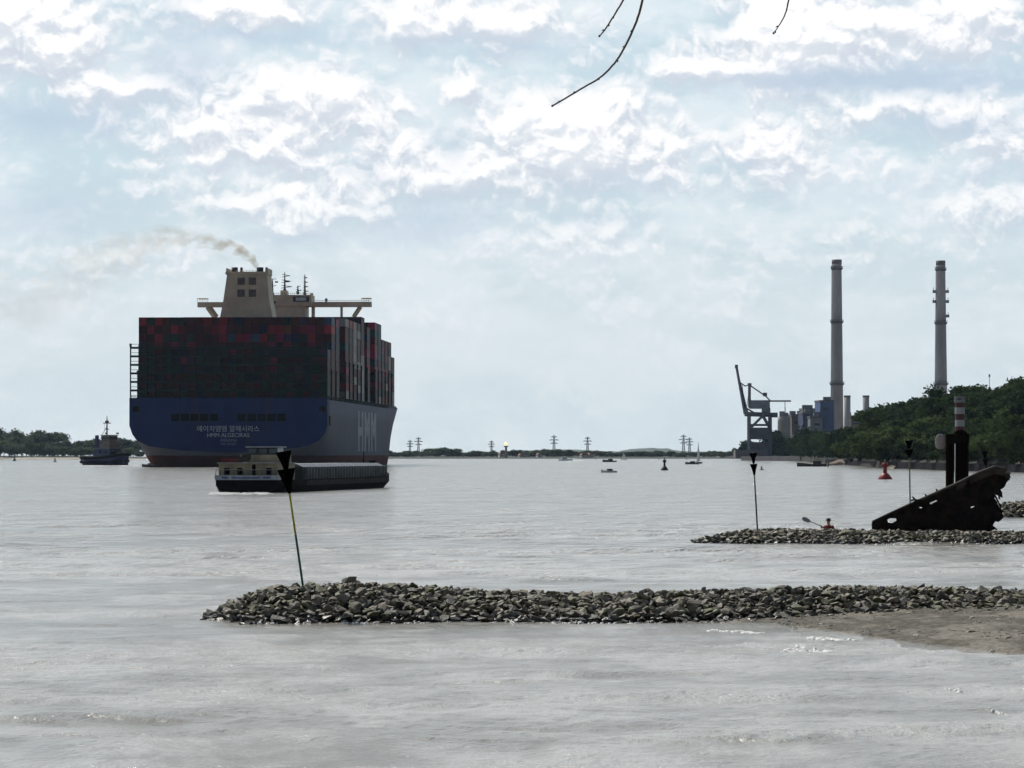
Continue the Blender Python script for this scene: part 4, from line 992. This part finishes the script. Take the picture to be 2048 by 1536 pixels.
mb = MB(); mb.tube([(0, 0, 11), (0, 0, 16.5), (0, 0, 18)], [.3, .2, .08], 8); mb.bar((-2, 0, 15.2), (2, 0, 15.2), .22); mb.bar((-1, 0, 13), (1.2, 0, 13), .2); mb.box((0, 0, 15.7), (1.1, .8, .8)); mb.bar((0, -2.5, 11), (0, 0, 14), .14); mb.bar((1.2, 0, 13), (1.2, 0, 15), .08); mb.build('mast', mastm, tg)
mb = MB(); mb.box((-1.5, 7, 4.3), (1.2, 1.4, 1.1)); mb.box((1, 7, 4.3), (1, 1, 1)); mb.build('winch', tw, tg)

# ------------------------------------------------------------------ small boats
def motorboat(px, y, Lb, lab, rz, m1, m2, group='small boats on the river'):
    D = CH * F / (y - HY); t = empty('motorboat', W(px, D), rz, lab, 'boat', group); w = Lb * .17
    mb = MB(); mb.loft([hullsec(-Lb / 2, w * .9, Lb * .10, -.2), hullsec(0, w, Lb * .11, -.2), hullsec(Lb * .3, w * .75, Lb * .14, -.2), hullsec(Lb / 2, w * .08, Lb * .19, 0)], closed=True); mb.build('hull', m1, t)
    mb = MB(); mb.box((0, -Lb * .06, Lb * .16), (w * 1.35, Lb * .34, Lb * .12), taper=.8); c = mb.build('cabin', m2, t)
    MB().box((0, -Lb * .06, Lb * .175), (w * 1.3, Lb * .345, Lb * .045)).build('window_band', winm, c)
    mb = MB(); mb.prism([(-w * .8, Lb * .11), (w * .8, Lb * .11), (0, Lb * .16)], Lb * .12, Lb * .4); mb.build('foredeck', m1, t)
    mb = MB(); mb.bar((0, -Lb * .1, Lb * .2), (0, -Lb * .1, Lb * .34), Lb * .008); mb.build('mast', mastm, t)
    return t
bw = mat('boat_white', (.9, .9, .88), .4, scale=1, var=.1); bd = mat('boat_dark', (.05, .05, .055), .6)
motorboat(301, 934, 5.5, 'small dark boat with light top beside the container ship\'s waterline', R(75), bd, tw)
motorboat(1217, 945, 3.6, 'small white motorboat with dark open cockpit in mid river', R(112), bw, bd)
motorboat(1130, 921.5, 9, 'tiny white speedboat throwing spray near the far shore', R(-80), bw, bw)
motorboat(1219, 924, 7, 'tiny dark green boat above the white motorboat', R(90), mat('boat_green', (.03, .06, .045)), bd)
motorboat(1384, 928.5, 5.5, 'small dark dinghy left of the grey sailboat', R(70), bd, bd)
# foam of the speedboat
def foam(pts, lab, m=None, name='foam'):
    mb = MB(); q = random.Random(len(pts) * 7 + int(pts[0][0] * 10))
    for (x, y, lx, ly, h) in pts:
        h *= .4; lx *= 1.7
        n = 9; ring = []
        c = (x, y, h)
        vs = [c]
        for k in range(n):
            a = 2 * math.pi * k / n; r = q.uniform(.7, 1.2); vs.append((x + lx * r * math.cos(a), y + ly * r * math.sin(a), -.03))
        for k in range(n):
            a = 2 * math.pi * (k + .5) / n; r = q.uniform(.3, .6); vs.append((x + lx * r * math.cos(a), y + ly * r * math.sin(a), h * q.uniform(.5, 1)))
        fs = []
        for k in range(n):
            k1 = (k + 1) % n; fs += [(1 + k, 1 + k1, n + 1 + k), (n + 1 + k, 1 + k1, n + 1 + k1), (0, n + 1 + k, n + 1 + k1)]
        mb.add(vs, fs, 0, True)
    return tag(mb.build(name, m or mat('foam_white', (.8, .79, .76), .6, scale=3, var=.2)), lab, None, None, 'stuff')
D0 = CH * F / (921.5 - HY); a = W(1132, D0)
foam([(a.x + k * 1.2 - 4, a.y - 1.5 + k * .1, 1.3, 1.5, .5 - .02 * k) for k in range(12)], 'white spray behind the tiny speedboat')

sail_w = mat('sail_white', (.8, .8, .78), .7, scale=.5, var=.08); sail_g = mat('sail_grey', (.30, .32, .33), .7, scale=.5)
def sailboat(px, yw, ytop, lab, rz, ms, Lb=None, m1=None):
    D = CH * F / (yw - HY); s = D / F; H = (yw - ytop) * s; Lb = Lb or H * .75
    t = empty('sailboat', W(px, D), rz, lab, 'sailboat', 'sailing boats on the river')
    w = Lb * .15; mb = MB(); mb.loft([hullsec(-Lb / 2, w * .7, Lb * .09, -.2), hullsec(0, w, Lb * .09, -.2), hullsec(Lb / 2, w * .06, Lb * .13, 0)], closed=True); mb.build('hull', m1 or bw, t)
    mb = MB(); mb.tube([(0, Lb * .08, 0), (0, Lb * .08, H)], [H * .012, H * .007], 6); mb.bar((0, Lb * .08, H * .14), (0, -Lb * .4, H * .14), H * .015); mb.build('mast', mastm, t)
    def tri(name, p):
        mb = MB(); mb.add([Vector(p[0]) + Vector((.05, 0, 0)), Vector(p[1]) + Vector((.05, 0, 0)), Vector(p[2]) + Vector((.05, 0, 0)), Vector(p[0]) - Vector((.05, 0, 0)), Vector(p[1]) - Vector((.05, 0, 0)), Vector(p[2]) - Vector((.05, 0, 0)), (H * .04, (p[0][1] + p[1][1] + p[2][1]) / 3, (p[0][2] + p[1][2] + p[2][2]) / 3)], [(0, 1, 6), (1, 2, 6), (2, 0, 6), (5, 4, 3), (0, 3, 4, 1), (1, 4, 5, 2), (2, 5, 3, 0)]); mb.build(name, ms, t)
    tri('mainsail', [(0, Lb * .07, H * .15), (0, -Lb * .38, H * .16), (0, Lb * .07, H * .97)])
    tri('jib_sail', [(0, Lb * .1, H * .85), (0, Lb * .1, H * .12), (0, Lb * .46, H * .1)])
    return t
sailboat(1248, 919.5, 905, 'white sailing boat, the brightest sail on the far water', R(60), sail_w, Lb=5)
sailboat(1190, 919, 907, 'faint pale sailing boat near the far shore below the middle pylon', R(20), sail_g, Lb=4)
sailboat(1317, 919.5, 914, 'tiny pale sail left of the dark channel buoy top', R(50), sail_w)
sailboat(1373, 920, 910, 'slim pale sail behind and left of the grey sailboat', R(15), sail_g)
sailboat(1397, 927, 884, 'tall grey sailing boat with dark hull in mid river', R(12), sail_g, Lb=7, m1=bd)

# moored dark vessel near the right bank
t = empty('moored_workboat', W(1625, CH * F / (933 - HY)), R(82), 'long dark workboat lying close to the shore below the power station', 'boat')
mb = MB(); mb.loft([hullsec(-4.5, 1.3, .9), hullsec(0, 1.4, .8), hullsec(5, .3, 1.3)], closed=True); mb.build('hull', bd, t); mb = MB(); mb.box((0, -1.5, 1.3), (1.6, 2.6, 1)); mb.build('cabin', bd, t)
t = empty('mooring_pile', W(1656, CH * F / (934 - HY)), 0, 'dark mooring pile right of the dark workboat', 'pile'); mb = MB(); mb.tube([(0, 0, -1), (0, 0, 1.6)], .22, 8); mb.build('post', bd, t)

# ------------------------------------------------------------------ buoys
def buoy(px, yw, ytop, lab, m, m2=None, cat='buoy', wid=.36, lamp=True, tilt=0.0):
    D = CH * F / (yw - HY); s = D / F; H = (yw - ytop) * s; r = H * wid
    t = empty('channel_buoy', W(px, D), .3, lab, cat, 'buoys in the river'); t.rotation_euler = (tilt, tilt * .5, .3)
    mb = MB(); mb.lathe([(r * .9, -H * .1), (r, 0), (r * .97, H * .07), (r * .5, H * .28), (r * .3, H * .32)], n=20); mb.build('float', m, t)
    mb = MB(); mb.lathe([(r * .3, 0), (r * .24, H * .34)], (0, 0, H * .32), 12); mb.build('column', m, t)
    mb = MB(); mb.lathe([(r * .42, 0), (r * .45, H * .2), (r * .2, H * .22)], (0, 0, H * .62), 12); mb.box((0, 0, H * .7), (r * 1.0, r * .2, H * .08)); mb.build('topmark', m, t)
    mb = MB(); mb.lathe([(r * .13, 0), (r * .13, H * .14), (.01, H * .17)], (0, 0, H * .83), 8); mb.build('lantern', m2 or m, t)
    return t
redm = mat('buoy_red', (.32, .025, .02), .45, scale=2, var=.25); greenm = mat('buoy_green', (.02, .075, .05), .5, scale=2); dkm = mat('buoy_dark', (.05, .03, .03), .6, scale=2); greyg = mat('buoy_grey', (.20, .22, .22), .6)
b = buoy(1770, 958.5, 919, 'red channel buoy with topmark below the wooded hill', redm, greyg)
mb = MB()
buoy(1329, 940.5, 915, 'dark reddish channel buoy with its ripple in mid river', dkm, dkm, wid=.3)
buoy(29, 922, 906, 'leaning green channel buoy near the left edge', greenm, wid=.22, tilt=.15)
buoy(110, 924, 915.5, 'low grey green buoy between the two left green buoys', greyg, wid=.5)
buoy(155, 918.5, 908, 'green buoy just left of the tugboat', greenm, wid=.3)
buoy(126, 916.6, 909, 'faint brown buoy close to the sandy left shore', dkm, wid=.35)
buoy(1523, 940, 932, 'small yellow buoy beside the second black double cone marker', mat('buoy_yellow', (.20, .19, .08), .6), wid=.6)

# ------------------------------------------------------------------ double cone markers on the groynes
ylw = mat('pole_yellow', (.55, .50, .05), .6, scale=4, var=.3); grn = mat('pole_green', (.02, .10, .08), .6, scale=4, var=.3); blk = mat('topmark_black', (.002, .002, .002), .95, scale=3, spec=0.0)
def marker(D, top, bot, cones, w, r, lab, split=.45, mu=ylw, ml=grn):
    a = W(bot[0], D, bot[1]); b = W(top[0], D, top[1]); d = b - a; s = D / F
    t = empty('groyne_marker', a, 0, lab, 'marker', 'double cone markers on the groynes')
    mid = d * split
    mb = MB(); mb.tube([d * (-.08 if D > 100 else -.12), d * 0.0, d * split * .5, mid], r, 8); mb.build('lower_pole', ml, t)
    mb = MB(); mb.tube([mid, d], [r * .95, r * .8], 8); mb.build('upper_pole', mu, t)
    ax = d.normalized(); rot = Vector((0, 0, 1)).rotation_difference(ax)
    for (yt, yb, ww) in cones:
        k0 = (bot[1] - yb) / (bot[1] - top[1]); H = (yb - yt) * s / ax.z
        mb = MB(); mb.lathe([(r * 1.2, 0), (ww * s / 2 * .55, H * .5), (ww * s / 2, H * .97), (ww * s / 2, H), (r, H)], n=18); o = mb.build('topmark_cone', blk, t, d * k0); o.rotation_mode = 'QUATERNION'; o.rotation_quaternion = rot
marker(91.6, (567, 903), (605, 1163), ((903, 945, 32), (938, 987, 36)), 0, .028, 'leaning yellow and green pole with two black cones on the near groyne', .36)
marker(169.6, (1506, 904), (1514.5, 1057), ((906, 927, 15.5), (928, 950, 15)), 0, .036, 'thin pole with two black cones at the tip of the second groyne', .45, mat('pole_pale', (.27, .26, .20), .7), mat('pole_grey', (.09, .085, .07), .8))
marker(238, (1818, 880), (1820, 1006), ((881, 898, 17), (899, 916, 17)), 0, .045, 'yellowish pole with two black cones left of the wreck\'s piles', .5, mat('pole_ochre', (.30, .24, .11), .7), mat('pole_teal', (.13, .17, .15), .7))
marker(310, (1969, 902), (1978, 1000), ((903, 917, 12.5), (918, 932, 12.5)), 0, .06, 'distant black double cone marker behind the wreck\'s raised bow', .5, blk, blk)

# ------------------------------------------------------------------ wreck
def wreck():
    D = 173.5; s = D / F; t = empty('shipwreck', W(1880, D, z=.5), -.112, 'black tilted wreck of a small ship lying on the second groyne', 'shipwreck')
    P = lambda px, py: ((px - 1880) * s, CH + (HY - py) * s - .5)
    out = [(1744, 1062), (1744, 1044), (1762, 1036), (1782, 1026), (1800, 1018), (1826, 1007), (1830, 1001), (1848, 996), (1870, 988), (1890, 979), (1912, 969), (1935, 958), (1958, 945), (1975, 938), (1985, 936), (2000, 937), (2013, 944), (2020, 954), (2016, 962), (2008, 972), (2000, 978), (2003, 990), (2005, 996), (1999, 993), (2000, 999), (1994, 991), (1990, 989), (1987, 996), (1992, 1004), (1997, 1012), (2003, 1022), (2006, 1032), (2002, 1040), (1990, 1043), (1983, 1050), (1988, 1057), (1978, 1064), (1900, 1066), (1820, 1066)]
    holes = [[(1774, 1040), (1780, 1036), (1792, 1036), (1794, 1041), (1784, 1047), (1776, 1046)], [(1836, 1015), (1841, 1013), (1846, 1015), (1842, 1017.5)], [(1858, 1006), (1872, 999.5), (1875, 1002), (1861, 1009)], [(1940, 1013), (1947, 1011), (1948, 1014), (1941, 1017)]]
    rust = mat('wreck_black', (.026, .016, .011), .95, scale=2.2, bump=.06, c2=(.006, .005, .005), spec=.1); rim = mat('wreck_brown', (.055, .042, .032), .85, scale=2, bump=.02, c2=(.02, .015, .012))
    def plate(y, bulge, thick, skip=0):
        bm = bmesh.new(); 
        qq = random.Random(5); jag = []
        for i, p in enumerate(out):
            n_ = out[(i + 1) % len(out)]; L_ = math.hypot(n_[0] - p[0], n_[1] - p[1]); c_ = max(1, int(L_ / 5))
            for k in range(c_): jag.append((p[0] + (n_[0] - p[0]) * k / c_ + qq.gauss(0, .7), p[1] + (n_[1] - p[1]) * k / c_ + qq.gauss(0, .9)))
        for loop in [jag] + holes[:len(holes) - skip]:
            vs = [bm.verts.new((P(*p)[0], 0, P(*p)[1])) for p in loop]
            for i in range(len(vs)): bm.edges.new((vs[i], vs[(i + 1) % len(vs)]))
        bmesh.ops.triangle_fill(bm, edges=bm.edges[:], use_beauty=True)
        bmesh.ops.subdivide_edges(bm, edges=[e for e in bm.edges if e.calc_length() > .5], cuts=2, use_grid_fill=False); bmesh.ops.triangulate(bm, faces=bm.faces[:])
        for v in bm.verts:
            x, z = v.co.x, v.co.z; k = max(0, min(1, (x + 3.3) / 6.2)); v.co.y = y * (.45 + .55 * math.sin(math.pi * min(1, k * .62 + .15))) * (1 if k < .75 else max(.12, (1 - k) / .25)) + .03 * mn.noise(Vector((x, z, y)) * 2)
        ex = bmesh.ops.extrude_face_region(bm, geom=bm.faces[:]); 
        for g in ex['geom']:
            if isinstance(g, bmesh.types.BMVert): g.co.y += thick
        bmesh.ops.recalc_face_normals(bm, faces=bm.faces[:])
        me = bpy.data.meshes.new('hull_side'); bm.to_mesh(me); bm.free(); me.materials.append(rust)
        o = bpy.data.objects.new('hull_side', me); col.objects.link(o); o.parent = t
    plate(-1.1, .3, .05); plate(1.1, .3, .05)
    top = [(1745, 1043), (1782, 1026), (1826, 1006), (1870, 987), (1912, 968), (1958, 946), (1988, 935), (2006, 938), (2018, 948)]
    yy = [.55, .7, .95, 1.1, 1.1, .9, .55, .3, .1]
    for sg in (-1, 1):
        mb = MB(); mb.tube([(P(*p)[0], sg * y_, P(*p)[1]) for p, y_ in zip(top, yy)], [.03, .05, .06, .07, .07, .09, .10, .09, .05], 8); mb.build('bulwark_rim', rim, t)
    mb = MB(); mb.loft([[(P(*p)[0], -y_ * .9, P(*p)[1] - .18), (P(*p)[0], y_ * .9, P(*p)[1] - .18), (P(*p)[0], y_ * .9, P(*p)[1] - .24), (P(*p)[0], -y_ * .9, P(*p)[1] - .24)] for p, y_ in list(zip(top, yy))[3:]], closed=True); mb.build('deck_plate', rust, t)
    # side strake under the rim, in the paler rim brown
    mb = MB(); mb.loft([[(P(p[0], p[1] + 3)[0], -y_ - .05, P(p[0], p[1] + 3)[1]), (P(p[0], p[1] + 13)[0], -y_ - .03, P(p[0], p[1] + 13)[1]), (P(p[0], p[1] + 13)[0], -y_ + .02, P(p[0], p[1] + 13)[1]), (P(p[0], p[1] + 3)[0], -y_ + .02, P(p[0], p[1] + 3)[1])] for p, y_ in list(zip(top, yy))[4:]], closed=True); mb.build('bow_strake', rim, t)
    mb = MB(); mb.box((P(2012, 944)[0], 0, P(2012, 944)[1]), (.36, .6, .14)); mb.build('bow_cap', mat('wreck_pale', (.22, .20, .18), .8, scale=3), t)
    for a, b in (((1825, 993), (1834, 1003)), ((1828, 999), (1822, 1001)), ((1850, 988), (1853, 993)), ((1872, 978), (1876, 984)), ((1988, 990), (2000, 1014)), ((1979, 1048), (1992, 1059))):
        pa, pb = P(*a), P(*b); MB().tube([(pa[0], -.6, pa[1]), (pb[0], -.6, pb[1])], .045, 6).build('bent_bar', rust, t)
wreck()
# dolphin piles beside the wreck
D = 205; s = D / F
t = empty('mooring_dolphin', W(1914, D, z=0), 0, 'two thick dark timber piles joined at the top behind the wreck', 'mooring dolphin')
dark = mat('pile_dark', (.009, .005, .004), .9, scale=1.5, stretch=(4, 4, .5), bump=.02, spec=0.0)
zt = CH + (HY - 868) * s
for px, w in ((1899.5, 17), (1923.5, 27)):
    x = (px - 1914) * s; mb = MB(); mb.tube([(x, 0, -2), (x, 0, zt * .5), (x + .02, 0, zt)], [w * s / 2, w * s / 2, w * s / 2 * .97], 14); mb.build('pile', dark, t)
mb = MB(); mb.box((0, -.1, zt - .28), (44 * s, .8, .5)); mb.build('cross_beam', dark, t)
mb = MB(); mb.lathe([(.36, 0), (.33, .1), (.2, .2), (.02, .24)], ((1921 - 1914) * s, 0, zt), 12); mb.build('pile_cap', dark, t)
mb = MB(); mb.lathe([(.05, -.42), (.28, -.36), (.40, -.1), (.40, .12), (.26, .38), (.05, .42)], n=14); pl = mb.build('round_sign', mat('sign_pale', (.42, .38, .35), .7, scale=2), t, (-.87, .35, zt - .42)); pl.scale = (.75, .25, 1); pl.rotation_euler = (0, .12, 0)
# striped beacon
D = 690; s = D / F; zt = CH + (HY - 792) * s
t = empty('striped_beacon', W(1919.5, D, z=0), 0, 'red and white banded beacon tower showing above the dark piles', 'beacon tower')
wht = mat('beacon_white', (.36, .36, .37), .6, scale=.8, var=.12); rd = mat('beacon_red', (.09, .018, .014), .6, scale=.8)
ys = [(793, 805, 1, 11), (805, 815, 0, 9), (815, 828, 1, 10), (828, 840, 0, 9), (840, 853, 1, 9.5), (853, 870, 0, 9.5), (870, 958, 1, 10.5)]
for y0, y1, c, w in ys:
    z0, z1 = CH + (HY - y1) * s, CH + (HY - y0) * s; mb = MB(); mb.lathe([(w * s, z0), (w * s, z1)], n=16, smooth=False); mb.build('red_band' if c == 0 else 'white_band', rd if c == 0 else wht, t)
mb = MB()
for k in range(14): a = 2 * math.pi * k / 14; mb.bar((11 * s * math.cos(a), 11 * s * math.sin(a), zt), (11 * s * math.cos(a), 11 * s * math.sin(a), zt - 1.1), .09)
for k in range(3): mb.lathe([(10.9 * s, 0), (11.3 * s, 0), (11.3 * s, .08), (10.9 * s, .08)], (0, 0, zt - 1.1 + k * .5), 16)
mb.box((-.25, -11 * s, zt - .55), (.7, .05, .4)); mb.build('gallery_rail', mat('gallery_dark', (.12, .12, .13)), t)

# ------------------------------------------------------------------ kayaker
D = 174.5; s = D / F; kz = .05; kp = W(1657, D, z=kz)
k_ = empty('kayak', kp, R(78), 'low orange kayak carrying the paddler behind the second groyne', 'kayak')
mb = MB(); mb.loft([[(-w, y, .14), (-w * .8, y, -.12), (w * .8, y, -.12), (w, y, .14), (w * .5, y, .2), (-w * .5, y, .2)] for y, w in ((-2.3, .03), (-1.6, .2), (-.6, .3), (.6, .3), (1.6, .2), (2.3, .03))], closed=True, smooth=True); mb.build('hull', mat('kayak_orange', (.4, .1, .03), .4), k_)
mb = MB(); mb.lathe([(.27, 0), (.3, .03), (.27, .06)], (0, 0, .2), 16); mb.build('cockpit_rim', bd, k_)
def skin(name, vs, es, rs, m, parent=None, loc=(0, 0, 0)):
    me = bpy.data.meshes.new(name); me.from_pydata(vs, es, []); o = bpy.data.objects.new(name, me); col.objects.link(o)
    md = o.modifiers.new('s', 'SKIN'); sv_ = me.skin_vertices[0].data
    for i, r in enumerate(rs): sv_[i].radius = (r, r)
    sv_[0].use_root = True; o.modifiers.new('d', 'SUBSURF').levels = 1; md.use_smooth_shade = True
    bpy.context.view_layer.update(); dg = bpy.context.evaluated_depsgraph_get(); m2 = bpy.data.meshes.new_from_object(o.evaluated_get(dg)); bpy.data.objects.remove(o)
    m2.materials.clear(); m2.materials.append(m); m2.polygons.foreach_set('use_smooth', [True] * len(m2.polygons))
    o = bpy.data.objects.new(name, m2); col.objects.link(o); o.parent = parent; o.location = loc; return o
pp = empty('person', kp + Vector((0, 0, .1)), 0, 'person in a red jacket and dark cap paddling behind the second groyne', 'person')
hands = [(-.36, -.12, .50), (.20, -.36, .26)]
vs = [(0, 0, 0), (0, 0, .22), (0, .0, .42), (0, 0, .53), (-.01, -.01, .6), (-.01, -.03, .70), (-.01, -.02, .79), (-.17, 0, .46), (-.27, -.03, .28), hands[0], (.17, 0, .46), (.26, -.12, .27), hands[1], (.1, -.25, .02), (.1, -.6, .05), (-.1, -.25, .02), (-.1, -.6, .05), (-.42, -.15, .53), (.18, -.43, .25)]
es = [(0, 1), (1, 2), (2, 3), (3, 4), (4, 5), (5, 6), (2, 7), (7, 8), (8, 9), (2, 10), (10, 11), (11, 12), (0, 13), (13, 14), (0, 15), (15, 16), (9, 17), (12, 18)]
rs = [.17, .15, .16, .07, .06, .10, .085, .075, .055, .04, .075, .055, .04, .08, .06, .08, .06, .03, .03]
skin('body', vs, es, rs, mat('skin', (.45, .27, .2), .6, var=.05), pp)
skin('jacket', [(0, 0, .02), (0, 0, .22), (0, 0, .42), (0, 0, .5), (-.17, 0, .46), (-.27, -.03, .28), (-.33, -.09, .42), (.17, 0, .46), (.26, -.12, .27), (.24, -.28, .23)], [(0, 1), (1, 2), (2, 3), (2, 4), (4, 5), (5, 6), (2, 7), (7, 8), (8, 9)], [.2, .18, .185, .09, .095, .075, .055, .095, .075, .055], mat('jacket_red', (.30, .03, .02), .7, scale=6), pp)
mb = MB(); mb.lathe([(.112, 0), (.115, .05), (.09, .11), (.02, .14)], (-.01, -.02, .74), 14); mb.box((-.03, -.12, .755), (.14, .1, .02)); mb.build('cap', mat('cap_dark', (.03, .05, .05)), pp)
pd = empty('paddle', kp + Vector((0, 0, .1)), 0, 'raised double bladed paddle in the hands of the person in red', 'paddle')
a, b = Vector(hands[0]), Vector(hands[1]); d = (a - b).normalized(); p0 = a + d * .55; p1 = b - d * .5
mb = MB(); mb.tube([p0, p1], .02, 8); mb.build('shaft', bd, pd)
for p, dd in ((p0, d), (p1, -d)):
    mb = MB(); u = Vector((-dd.z, 0, dd.x)).normalized()
    mb.loft([[p + dd * l + u * w, p + dd * l + Vector((0, .015, 0)), p + dd * l - u * w, p + dd * l - Vector((0, .015, 0))] for l, w in ((0, .02), (.1, .08), (.3, .11), (.42, .07), (.45, .02))], closed=True); mb.build('blade', mat('blade_grey', (.3, .3, .3), .5), pd)

# ------------------------------------------------------------------ shore foam and small breaking waves
def W2(px, py): D = CH * F / (py - HY); return W(px, D)
q = random.Random(4); pts = []
for i in range(42):
    px = 1255 + 130 * i / 42; a = W2(px, 1248 + (px - 1255) * .03 + q.uniform(-1.2, 1.2)); pts.append((a.x, a.y - .1, q.uniform(.04, .13), q.uniform(.05, .2), q.uniform(.02, .05)))
for i in range(50):
    px = 1420 + 330 * i / 50; a = W2(px, 1258 + (px - 1420) * .075 + q.uniform(-2, 2)); pts.append((a.x, a.y - .1, q.uniform(.02, .09), q.uniform(.05, .2), q.uniform(.015, .045)))
for i in range(44):
    px = 1565 + 105 * q.random(); a = W2(px, 1303 + q.gauss(0, 3.4)); pts.append((a.x, a.y, q.uniform(.02, .09), q.uniform(.04, .16), q.uniform(.02, .05)))
for i in range(12):
    px = 1592 + 18 * q.random(); a = W2(px, 1291 + q.gauss(0, 2)); pts.append((a.x, a.y, q.uniform(.02, .06), q.uniform(.04, .1), q.uniform(.02, .05)))
for i in range(12):
    px = 1890 + 30 * q.random(); a = W2(px, 1377 + q.gauss(0, 2)); pts.append((a.x, a.y, q.uniform(.01, .04), q.uniform(.03, .08), q.uniform(.02, .04)))
for i in range(14):
    k = q.random(); a = W2(1978 + 46 * k, 1416 + 17 * k + q.gauss(0, 1)); pts.append((a.x, a.y, q.uniform(.01, .03), q.uniform(.03, .07), q.uniform(.02, .04)))
foam(pts, 'white foam of small waves breaking along the sand edge')
pts = []
for i in range(70):
    px = 395 + 900 * q.random(); py = 1236 + 9 * min(1, (px - 395) / 120); a = W2(px, py); pts.append((a.x, a.y - .12, q.uniform(.015, .06), q.uniform(.02, .08), q.uniform(.02, .05)))
foam(pts, 'small white splashes at the foot of the near groyne')
pts = []
for i in range(40):
    px = 1385 + 660 * q.random(); a = W2(px, 1088); pts.append((a.x, a.y - .15, q.uniform(.02, .06), q.uniform(.02, .08), q.uniform(.02, .06)))
foam(pts, 'small white splashes at the foot of the second groyne')
pts = []
for i in range(60):
    px = 150 + 125 * q.random(); a = W2(px, 931.5 + q.uniform(-.5, 1)); pts.append((a.x, a.y, q.uniform(.3, 1.2), 2, q.uniform(.1, .35)))
for i in range(80):
    px = 425 + 110 * q.random() ** 1.5; a = W2(px, 987 + q.uniform(-2, 2)); pts.append((a.x, a.y, q.uniform(.1, .5), .8, q.uniform(.05, .2)))
foam(pts, 'broken water at the waterline of the tug and barge', mat('wash_foam', (.5, .5, .48), .6, scale=1))

# ------------------------------------------------------------------ hanging twigs close to the camera
twm = mat('twig_bark', (.26, .21, .20), .8, scale=30, stretch=(1, 1, .3), var=.4)
def twig(path, D, rpx, lab, seed):
    q = random.Random(seed); s = D / F; pts = []
    for i in range(len(path) - 1):
        for k in range(6):
            t = k / 6; p0 = path[max(i - 1, 0)]; p1 = path[i]; p2 = path[i + 1]; p3 = path[min(i + 2, len(path) - 1)]
            c = [.5 * (2 * p1[j] + (p2[j] - p0[j]) * t + (2 * p0[j] - 5 * p1[j] + 4 * p2[j] - p3[j]) * t * t + (3 * p1[j] - p0[j] - 3 * p2[j] + p3[j]) * t ** 3) for j in (0, 1)]
            pts.append(c)
    pts.append(path[-1]); n = len(pts)
    P = [W(x + q.uniform(-.3, .3), D + .25 * math.sin(i * .08), y + q.uniform(-.3, .3)) for i, (x, y) in enumerate(pts)]
    mb = MB(); mb.tube(P, [s * (rpx[0] + (rpx[1] - rpx[0]) * i / (n - 1)) for i in range(n)], 9)
    for i in range(4, n - 1, 3):
        if q.random() < .9:
            d = (P[i + 1] - P[i]).normalized(); sd_ = Vector((-d.z, 0, d.x)) * q.choice((-1, 1)); r = s * 2.1
            mb.tube([P[i], P[i] + sd_ * r * 1.3 + d * r * .8, P[i] + sd_ * r * 1.9 + d * r * 2.4], [r * .9, r * .75, r * .15], 6)
    mb.lathe([(s * 1.5, -s * 2), (s * 2.6, 0), (s * 1, s * 3)], P[-1], 8)
    return tag(mb.build('twig', twm), lab, 'twig', 'bare twigs hanging into the view')
twig([(1292, -60), (1285, 0), (1270, 50), (1240, 110), (1205, 150), (1160, 178), (1105, 211)], 9.0, (2.7, 1.7), 'longest bare hanging twig curving down to the left', 1)
twig([(1275, -50), (1246, 0), (1230, 27), (1212, 55), (1199, 71)], 9.3, (2.1, 1.4), 'short bare budded twig left of the longest twig', 2)
twig([(1590, -60), (1578, 0), (1572, 25), (1560, 48), (1548, 65)], 9.8, (1.9, 1.0), 'thin bare twig tip hanging alone at the top right', 3)

# ------------------------------------------------------------------ haze
hz = MB(); hz.box((0, 4400, 82), (17000, 11000, 176))
m = bpy.data.materials.new('haze_air'); m.use_nodes = True; m.node_tree.nodes.clear(); t = NT(m.node_tree)
pv = t.n('ShaderNodeVolumePrincipled'); pv.inputs['Color'].default_value = (.62, .80, 1.0, 1); pv.inputs['Density'].default_value = .000019; pv.inputs['Anisotropy'].default_value = .3
ou = t.n('ShaderNodeOutputMaterial'); t.L(pv.outputs[0], ou.inputs['Volume'])
tag(hz.build('haze', m), 'thin pale haze over the river', None, None, 'stuff')
